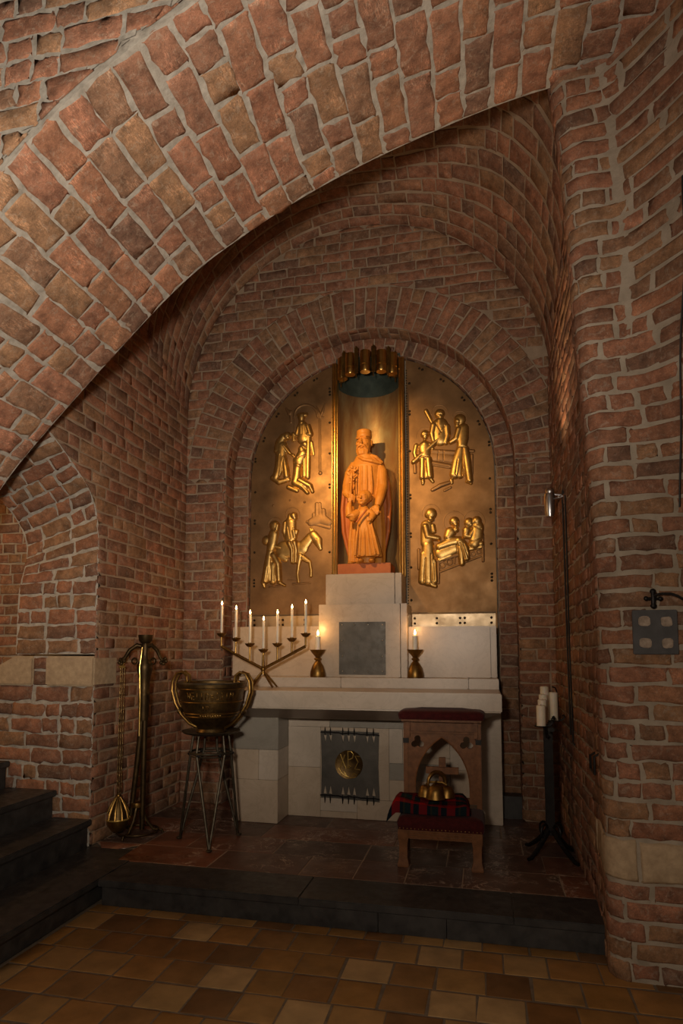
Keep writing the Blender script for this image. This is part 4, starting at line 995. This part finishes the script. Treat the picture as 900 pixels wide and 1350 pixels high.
lettering('NEIIDeSZIN', .25, .042, .36, .155)
lettering('IP', .172, .03, .22, .14)
g = G()
for k in range(9):
    a = .36+(k-4)*.09; r = float(rb(.125)); g.ell((r*sin(a), -r*cos(a), .125), (.012, .006, .009), 8, 6)
mk('ornament', g, 'brass', ck)
for s in (-1, 1):
    g = G()
    for dy in (-.026, .026):
        g.tube([(s*x, dy*k, z) for x, z, k in ((.10, .035, .4), (.15, .06, .8), (.205, .115, 1), (.25, .19, 1), (.275, .27, 1), (.272, .335, 1), (.245, .385, 1), (.205, .398, 1), (.175, .375, 1), (.168, .335, 1), (.19, .318, 1))], .0095, 8)
    mk('handle', g, 'brass', ck, label='double loop handle of reddish brass')
    mk('handle_clasp', G().ell((s*.222, 0, .14), (.02, .04, .025), 12, 8), 'brass_dark', ck)

# ================================================================ CENSER STAND AND CENSER
AX, AY = -2.285, 3.90
cs = thing('censer_stand', 'tall dark brass censer stand with two drooping arms against the left wall', 'stand', (AX, AY, PLAT))
mk('base_ring', G().ring((0, 0, .03), .135, .007, 40, 8), 'brass_stand', cs)
for a in (-95, 25, 145):
    c, s = cos(R(a)), sin(R(a))
    mk('foot', G().tube([(.015*c, .015*s, .20), (.05*c, .05*s, .10), (.10*c, .10*s, .035), (.155*c, .155*s, .028), (.165*c, .165*s, .008)], [.012, .011, .009, .008, .007], 8), 'brass_stand', cs)
mk('column_rod', G().tube([(-.05, -.01, .13), (-.02, 0, .45), (.01, 0, .78)], [.017, .019, .02], 10), 'brass_stand', cs)
mk('column_rod', G().tube([(.03, 0, .04), (.03, 0, .45), (.03, 0, .78)], [.017, .019, .02], 10), 'brass_stand', cs)
mk('collar', G().lathe([(.0, .185), (.042, .185), (.045, .20), (.042, .215), (0, .215)], (-.012, 0, 0), 20), 'brass', cs)
mk('shaft', G().lathe([(0, .76), (.03, .762), (.034, .80), (.036, .92), (.037, .93), (.037, .945), (.034, .95), (.036, 1.03), (.05, 1.10), (.052, 1.14), (.036, 1.17), (.026, 1.22), (.03, 1.27), (.024, 1.29), (0, 1.29)], (.02, 0, 0), 24), 'brass_stand', cs)
mk('shaft_highlight', G().tube([(.012, -.036, .66), (.012, -.0375, .9), (.012, -.053, 1.12), (.014, -.03, 1.26)], .004, 6), 'brass_bright', cs, label='narrow bright brass line standing in for the highlight down the shaft')  # bright metal line imitates the gleam along the shaft
mk('drip_dish', G().lathe([(0, 1.285), (.028, 1.286), (.044, 1.305), (.05, 1.345), (.046, 1.345), (.036, 1.315), (0, 1.31)], (.02, 0, 0), 22), 'brass_stand', cs)
for s, yy in ((-1, -.06), (1, 0.)):
    ar = mk('arm', G().tube([(.02, 0, 1.26), (.02+s*.05, yy*.4, 1.275), (.02+s*.09, yy*.8, 1.24), (.02+s*.115, yy, 1.19), (.02+s*.13, yy, 1.165), (.02+s*.15, yy, 1.175)], [.014, .015, .014, .012, .010, .008], 10), 'brass_stand', cs)
    g = G()
    for k in range(5):
        a = 2*pi*k/5; g.ell((.02+s*.14+.018*cos(a), yy+.012*sin(a), 1.165+.018*sin(a)), (.013, .012, .013), 8, 6)
    mk('flower', g, 'brass_stand', ar)
    mk('scroll', G().ring((.02+s*.062, yy*.5, 1.165), .02, .006, 16, 6, 'y'), 'brass_stand', ar)
TX, TY = AX-.115, AY-.06
th = thing('censer', 'pear-shaped brass censer hanging by long chains from the stand by the left wall', 'censer', (TX, TY, .17))
mk('hook_plate', G().ring((0, 0, 1.115), .012, .003, 14, 6, 'y').lathe([(0, 1.085), (.022, 1.085), (.026, 1.092), (.018, 1.10), (0, 1.103)], n=16), 'brass_bright', th)
for dx, dy in ((-.014, 0), (.010, -.012), (.010, .012)):
    g = G(); n = 40
    for k in range(n):
        z = .245+(1.087-.245)*(k+.5)/n
        g.tube([(dx*.9, dy, z-.0115), (dx*.9+.0022*(k % 2), dy+.0022*(1-k % 2), z), (dx*.9, dy, z+.0115)], [.0022, .0034, .0022], 6)
    mk('chain', g, 'brass_dark', th)
mk('bowl', G().lathe([(0, 0), (.035, 0), (.045, .012), (.07, .045), (.078, .08), (.074, .082), (.066, .05), (0, .03)], n=28), 'brass', th)
g = G()
for k in range(10):
    a = 2*pi*k/10; g.tube([(.076*cos(a), .076*sin(a), .08), (.066*cos(a), .066*sin(a), .13), (.042*cos(a), .042*sin(a), .18), (.014*cos(a), .014*sin(a), .225)], [.008, .0085, .007, .005], 6)
g.ell((0, 0, .23), (.018, .018, .02)); mk('pierced_lid', g, 'brass', th)
mk('inner_cup', G().lathe([(0, .06), (.066, .082), (.056, .13), (.034, .175), (.010, .22), (0, .222)], n=24), 'brass_dark', th)
mk('rim', G().ring((0, 0, .082), .077, .006, 30, 8), 'brass_bright', th)

# ================================================================ KNEELER
KX, KY = -.255, 3.83
kn = thing('kneeler', 'oak prayer kneeler with Gothic pierced back and dark red velvet pads', 'kneeler', (KX, KY, PLAT))
for s in (-1, 1):
    g = G(); 
    rows = [(.029, 0), (.033, .004), (.033, .018), (.024, .05), (.024, .13), (.03, .165), (.03, .215)]
    vs = []; 
    for h, z in rows: vs += [(s*.208+i*h, -.145+j*h*.9, z) for i, j in ((-1, -1), (1, -1), (1, 1), (-1, 1))]
    fs = [(r*4+k, r*4+(k+1) % 4, r*4+4+(k+1) % 4, r*4+4+k) for r in range(len(rows)-1) for k in range(4)]+[(3, 2, 1, 0), tuple(range(len(vs)-4, len(vs)))]
    g.add(vs, fs); mk('front_leg', g, 'oak', kn, bevel=.003)
    p = mk('rear_post', G().span((s*.222-.016, .125, 0), (s*.222+.016, .165, .80)), 'oak', kn, bevel=.005)
    mk('post_band', G().span((s*.222-.018, .121, .66), (s*.222+.018, .169, .69)), 'iron', p, label='dark band round the post')
    mk('side_rail', G().span((s*.22-.014, -.12, .165), (s*.22+.014, .126, .212)), 'oak', kn, bevel=.003)
g = G().span((-.18, -.172, .163), (.18, -.142, .212))
for z in (.172, .186, .2): g.tube([(-.18, -.173, z), (.18, -.173, z)], .0045, 6)
mk('front_rail', g, 'oak', kn, bevel=.001)
# upholstered kneeling pad
def pad(x0, x1, y0, y1, z0, z1, rnd=.02, n=14, crown=.012):
    g = G(); rows = []
    prof = [(0, z0), (-.004, z0+(z1-z0)*.3), (-.005, z0+(z1-z0)*.6), (.004, z1-.008), (rnd*.7, z1), (rnd*2.4, z1+crown*.6), (rnd*4.5, z1+crown)]
    for ins, z in prof:
        a, b, c, d = x0+ins, x1-ins, y0+ins, y1-ins; rr = max(.008, min(rnd, (d-c)/2-.001)); loop = []
        for (cx, cy, t0) in ((b-rr, c+rr, -90), (b-rr, d-rr, 0), (a+rr, d-rr, 90), (a+rr, c+rr, 180)):
            loop += [(cx+rr*cos(R(t0+90*k/5)), cy+rr*sin(R(t0+90*k/5)), z) for k in range(6)]
        rows += loop
    m = 24; fs = [(r*m+k, r*m+(k+1) % m, (r+1)*m+(k+1) % m, (r+1)*m+k) for r in range(len(prof)-1) for k in range(m)]
    return g.add(rows, fs+[tuple(range(m-1, -1, -1)), tuple(range(len(rows)-m, len(rows)))])
kp = mk('kneeling_pad', pad(-.238, .246, -.178, .118, .213, .283), 'velvet', kn)
g = G()
for k in range(22): g.ell((-.225+.455*k/21, -.184, .222), (.0035, .003, .0035), 6, 4)
mk('upholstery_nail', g, 'brass', kp)
# Gothic board
def trefoil(cx, cz, r, rot):
    out = []
    for k in range(3):
        a = R(rot+120*k); c = (cx+r*.62*cos(a), cz+r*.62*sin(a))
        out += [(c[0]+r*.52*cos(a+R(t)), c[1]+r*.52*sin(a+R(t))) for t in np.linspace(-118, 118, 12)]
    return out
def gothic(hw, z0, zs, za):
    Rr = ((za-zs)**2+hw*hw)/(2*hw); out = [(hw, z0)]
    a1 = math.asin((za-zs)/Rr)
    out += [(hw-Rr+Rr*cos(t), zs+Rr*sin(t)) for t in np.linspace(0, a1, 14)]
    out += [(-(hw-Rr+Rr*cos(t)), zs+Rr*sin(t)) for t in np.linspace(a1, 0, 14)][1:]
    return out+[(-hw, z0)]
me = holed([(-.206, .30), (.206, .30), (.206, .725), (-.206, .725)], [gothic(.163, .335, .40, .695), trefoil(-.15, .665, .037, 90), trefoil(.15, .665, .037, 90)], .022)
o = mk_mesh('pierced_back', me, 'oak', kn, smooth=False); o.location = (0, .142, 0)
g = G()
for pts in (gothic(.167, .336, .40, .70)[1:-1],): g.tube([(x, .13, z) for x, z in pts], .005, 6)
mk('arch_moulding', g, 'oak', kn)
g = G().span((-.021, .133, .335), (.021, .155, .575)); g.span((-.10, .131, .475), (.10, .153, .517)); mk('cross', g, 'oak', kn, bevel=.002)
g = G().prism([(0, 0)], 0, 0) if False else G()
g.span((-.206, .128, .73), (.206, .16, .80)); g.span((-.215, .112, .722), (.215, .165, .735)); mk('top_rail', g, 'oak', kn, bevel=.003)
g = G().span((-.243, .05, .80), (.243, .235, .815)); mk('armrest_board', g, 'oak', kn, bevel=.003)
mk('armrest_pad', pad(-.258, .258, .035, .245, .816, .868, .03, crown=.012), 'velvet', kn)
for s in (-1, 1): mk('armrest_bracket', G().prism([(s*.207-.012, .70), (s*.207+.012, .70), (s*.207+.012, .80), (s*.207-.012, .80)], .10, .127), 'oak', kn)
g = G().span((-.21, .13, .17), (.21, .155, .21)); mk('rear_rail', g, 'oak', kn, bevel=.002)
# folded tartan blanket on the pad
def blanket():
    nx, ny = 60, 34; rng = np.random.default_rng(4); X, Y = np.meshgrid(np.linspace(0, 1, nx), np.linspace(0, 1, ny))
    wob = .010*np.sin(7*X+2*Y)+.007*np.sin(13*X-5*Y+1)
    x = -.305+X*.475+.012*np.sin(5*Y+.5)*(X-.5); y = -.155+Y*.25+.012*np.sin(6*X+1)+.02*(X-.5)
    ed = np.minimum(np.minimum(X, 1-X)*nx/6., np.minimum(Y, 1-Y)*ny/5.); ed = np.clip(ed, 0, 1); th_ = .052*np.sqrt(1-(1-ed)**2)+.001
    basez = np.where(x < -.25, -.055*np.clip((-.25-x)/.055, 0, 1)**1.2, 0.)
    fold = .012*sstep(.42, .47, Y+.08*np.sin(5*X))+.010*sstep(.55, .5, X+.1*np.sin(4*Y))
    zt = .298+basez+th_+(wob+fold)*np.clip(ed*1.2, 0, 1); zb = .2985+basez*1.0+0*x
    vs = list(zip(x.ravel(), y.ravel(), zt.ravel()))+list(zip(x.ravel(), y.ravel(), zb.ravel())); n = nx*ny
    fs = [(j*nx+i, j*nx+i+1, (j+1)*nx+i+1, (j+1)*nx+i) for j in range(ny-1) for i in range(nx-1)]
    fs += [tuple(n+q_ for q_ in f[::-1]) for f in fs]
    lp = [i for i in range(nx)]+[j*nx+nx-1 for j in range(1, ny)]+[(ny-1)*nx+i for i in range(nx-2, -1, -1)]+[j*nx for j in range(ny-2, 0, -1)]
    fs += [(lp[k], n+lp[k], n+lp[(k+1) % len(lp)], lp[(k+1) % len(lp)]) for k in range(len(lp))]
    g = G().add(vs, fs); uv = np.concatenate([np.stack([X.ravel()*1.9, Y.ravel()], 1)]*2); return g, uv
g, uv = blanket()
bl = mk('tartan_blanket', G().add(g.v, g.f).move((KX, KY, PLAT)), 'tartan', None, angle=60, origin=(KX, KY, PLAT+.29))
ul = bl.data.uv_layers.new(name='weave')
for l in bl.data.loops: ul.data[l.index].uv = uv[l.vertex_index]
tag(bl, 'folded red and dark green tartan blanket lying on the kneeler pad', 'blanket')
# altar bells on the blanket
bz = PLAT+.378
be = thing('altar_bells', 'cluster of small brass altar bells with arched handle on the tartan blanket', 'bells', (KX-.025, KY-.045, bz))
bell = [(0, .085), (.016, .084), (.036, .074), (.05, .052), (.056, .026), (.06, .008), (.062, .002), (.057, .002), (.05, .02), (.04, .05), (0, .07)]
for dx, dy, k in ((0, -.056, .92), (-.062, .0, .78), (.062, .0, .78), (0, .058, .78)):
    b = mk('bell', G().lathe([(r*k, z*k) for r, z in bell], (dx, dy, 0), 28), 'brass', be)
    mk('clapper', G().ell((dx, dy, .014), (.011, .011, .011)), 'brass', b)
g = G()
for a in (0, 90, 180, 270): g.tube([(0, 0, .082), (.035*cos(R(a)), .035*sin(R(a)), .082), (.06*cos(R(a)), .055*sin(R(a)), .068)], .007, 8)
mk('yoke', g, 'brass', be)
mk('handle', G().tube([(.045*cos(t)*(1.15 if t < 1.5 else 1), .035*cos(t), .078+.062*sin(t)) for t in np.linspace(-.1, 3.5, 16)], [.013]*10+[.012, .011, .010, .009, .008, .006], 10), 'brass', be)

# ================================================================ IRON CANDLE STAND
IX, IY = .385, 4.07
ir = thing('iron_candle_stand', 'black wrought-iron candle stand with curled feet beside the right wall', 'candle stand', (IX, IY, PLAT))
mk('post', G().span((-.026, -.02, .12), (.026, .02, .765)), 'iron', ir, bevel=.004)
for dx, dy in ((-.125, -.13), (.115, -.16), (.13, .08), (-.12, .13)):
    mk('foot', G().tube([(dx*.12, dy*.12, .15), (dx*.35, dy*.35, .105), (dx*.7, dy*.7, .05), (dx, dy, .015), (dx*1.15, dy*1.15, .012)], [.015, .015, .013, .012, .010], 8), 'iron', ir)
    a = math.atan2(dy, dx); c, s = cos(a), sin(a)
    mk('scroll', G().tube([(c*(.028+.022*(1-cos(t))*1.3), s*(.028+.022*(1-cos(t))*1.3), .165+.032*sin(t)-.006*t) for t in np.linspace(0, 4.6, 12)], .007, 6), 'iron', ir)
mk('crossbar', G().span((-.018, -.2, .76), (.018, .2, .785)), 'iron', ir, bevel=.003)
CP = [(-.052, -.17, .132), (-.034, -.06, .158), (-.018, .05, .182), (.0, .16, .226), (.054, .16, .19)]
LB = ['stubby white unlit candle at the near end of the iron stand', 'white unlit candle behind the nearest one on the iron stand', 'third white unlit candle back on the iron stand',
      'tallest white unlit candle at the far end of the iron stand', 'pale candle in the shade right of the tallest on iron stand']
for (x, y, h), lab in zip(CP, LB):
    cu = mk('drip_plate', G().lathe([(0, .786), (.036, .786), (.044, .792), (.042, .794), (.03, .79), (0, .79)], (x, y, 0), 20), 'iron', ir)
    mk('prong', G().tube([(x+.03, y, .79), (x+.055, y-.005, .80), (x+.066, y-.006, .815), (x+.06, y-.006, .828), (x+.05, y-.004, .82)], .006, 6), 'iron', cu)
    t = thing('pillar_candle', lab, 'candle', (IX+x, IY+y, PLAT+.7905), 0, 'white candles on the iron stand'); candle_parts(t, .0265, h-.01, False)
mk('curled_rod', G().tube([(.075, .165, .79), (.082, .165, .88), (.078, .165, .97), (.066, .16, 1.0), (.048, .155, 1.005)], .005, 6), 'iron', ir)
mk('drop_hook', G().tube([(-.03, -.17, .782), (-.034, -.175, .745), (-.025, -.175, .725), (-.016, -.172, .74)], .006, 6), 'iron', ir)

# ================================================================ THINGS ON THE RIGHT WALL AND PIER
fx = thing('wall_spotlight', 'small silver spotlight on a short arm high on the right wall', 'lamp', (.53, 4.15, 2.34))
mk('wall_plate', G().span((-.012, -.03, -.02), (0, .03, .06)), 'iron', fx, bevel=.003)
mk('arm', G().tube([(-.005, 0, .03), (-.05, 0, .035), (-.075, 0, .05)], .007, 8), 'steel', fx)
mk('swivel', G().ell((-.085, -.005, .055), (.028, .028, .028), 16, 10), 'steel', fx)
mk('body', G().lathe([(0, -.13), (.024, -.13), (.03, -.10), (.034, -.01), (.03, .02), (0, .03)], (-.088, -.008, .02), 20), 'steel', fx)
mk('thumbscrew', G().tube([(-.07, -.03, .0), (-.03, -.05, .003), (-.012, -.055, .012)], [.005, .006, .009], 8), 'steel', fx)
cb = G()
for dx, dy, e in ((-.006, 0, 0), (-.006, -.12, 1)):
    pts = [(.53-.012, 4.12+dy, 2.33), (.53-.014, 4.10+dy, 2.0), (.53-.014, 4.09+dy*.8, 1.5), (.53-.014, 4.06+dy*.8, 1.0), (.53-.014, 4.05+dy*.8, .86)]
    pts += [(.53-.014, 4.03+dy*.6, .83), (.53-.014, 3.96+dy*.5, .822)] if e else []
    cb.tube(pts, .0055, 6)
tag(mk('power_cable', cb, 'cable'), 'black power cable hanging down the right wall from the spotlight', 'cable')
br = G().tube([(.527, 3.25, .88), (.50, 3.25, .865), (.50, 3.25, .80), (.50, 3.14, .795), (.50, 3.14, .875), (.527, 3.14, .89)], .006, 6)
tag(mk('iron_bracket', br, 'iron'), 'small U-shaped iron bracket low on the right wall edge', 'bracket')
cw = G(); pts = []
for z in np.linspace(1.98, 3.3, 24):
    x = .846-.012*float(sstep(2.2, 2.9, z))+float(lean(z))*.9; u = pu[-1]-(1.7-x); p = pier(np.array([u]), np.array([z]))[0]
    pts.append((p[0]-.008+.003*sin(9*z), p[1]-.018, p[2]))
cw.tube(pts, .004, 6); tag(mk('pier_cable', cw, 'cable'), 'thin dark cable running up the brick pier at the right', 'cable')
sp = thing('slate_plaque', 'square dark slate plaque with four stone fragments on the brick pier', 'plaque', (.717, 2.879, 1.352))
mk('slab', G().span((-.088, -.014, 0), (.088, .0, .188)), 'slate', sp, bevel=.003)
for cx, cz, ph in ((-.042, .140, 0), (.044, .138, 1), (-.040, .048, 2), (.046, .046, 3)):
    rng = random.Random(ph); poly = [(cx+.023*px_*(.85+.25*rng.random()), cz+.022*pz_*(.85+.25*rng.random())) for px_, pz_ in ((-1, -.6), (-.6, -1), (.5, -1), (1, -.7), (1, .5), (.6, 1), (-.4, 1), (-1, .7))]
    mk('stone_fragment', G().prism(poly, -.021, -.012), 'relic_stone', sp, bevel=.003)
hk = thing('iron_wall_hook', 'black iron hook with cross-shaped rosette above the slate plaque', 'hook', (.714, 2.876, 1.588))
g = G().tube([(0, -.01, -.028), (0, -.014, 0), (0, -.01, .028)], [.009, .010, .009], 8); g.tube([(-.024, -.01, 0), (.024, -.01, 0)], .0065, 8)
for x, z, r in ((0, .031, .0125), (0, -.031, .0125), (.028, -.001, .0105), (-.028, .001, .0105)): g.ell((x, -.01, z), (r, .009, r), 12, 8)
mk('rosette', g, 'iron', hk)
mk('rod', G().tube([(.0, -.018, .014), (.03, -.028, .019), (.062, -.04, .017), (.085, -.05, .006), (.11, -.058, -.014), (.15, -.06, -.03), (.2, -.055, -.03)], .0055, 8), 'iron', hk)
# ================================================================ LIGHT AND CAMERA
def light(name, kind, loc, power, col, size=.1, target=None, **kw):
    d = bpy.data.lights.new(name, kind); d.energy = power; d.color = col
    if kind == 'AREA': d.size = size
    else: d.shadow_soft_size = size
    for k, v in kw.items(): setattr(d, k, v)
    o = bpy.data.objects.new(name, d); COL.objects.link(o); o.location = loc
    if target: o.rotation_euler = (Vector(target)-Vector(loc)).to_track_quat('-Z', 'Y').to_euler()
    return o
light('nave_fill', 'POINT', (-.3, -.05, 1.62), 85, (1., .82, .64), .1)  # fill light added at the key's place so the floor is not black
light('nave_spot', 'SPOT', (-.3, -.03, 1.62), 300, (1., .87, .73), .1, (-1.85, 3.0, 3.2), spot_size=R(104), spot_blend=1.)
light('far_nave_lamp', 'POINT', (1.2, -1.2, 2.4), 16, (1., .74, .5), .2)
for x, y, z, p in FLAMES: light('flame_light', 'POINT', (x, y, z), p, (1., .52, .18), .012)
light('niche_spot', 'SPOT', (-1.5, 3.06, 3.46), 260, (1., .58, .2), .03, (-.88, 5.0, 2.72), spot_size=R(50), spot_blend=.95)
light('vault_spot', 'SPOT', (.33, 4.1, 2.5), 22, (1., .66, .36), .05, (-.05, 3.2, 4.6), spot_size=R(112), spot_blend=1.)
light('passage_lamp', 'POINT', (-4.4, 2.6, 2.6), 40, (1., .55, .2), .1)
w = bpy.data.worlds.new('dim_church_air'); w.use_nodes = True; SC.world = w
w.node_tree.nodes['Background'].inputs[0].default_value = (1., .78, .6, 1); w.node_tree.nodes['Background'].inputs[1].default_value = .02
cd = bpy.data.cameras.new('camera'); co = bpy.data.objects.new('camera', cd); COL.objects.link(co); SC.camera = co
co.location = (0, 0, CAMZ); co.rotation_euler = (pi/2+PITCH, 0, YAW)
cd.sensor_fit = 'VERTICAL'; cd.sensor_height = 36; cd.lens = FOC/1350*36
cd.shift_y = (_PPY-675)/1350; cd.clip_start = .05
SC.view_settings.view_transform = 'Standard'; SC.view_settings.look = 'None'; SC.view_settings.gamma = 1; SC.view_settings.exposure = 0
SC.view_settings.use_curve_mapping = False
SC.cycles.max_bounces = 8; SC.cycles.use_denoising = True
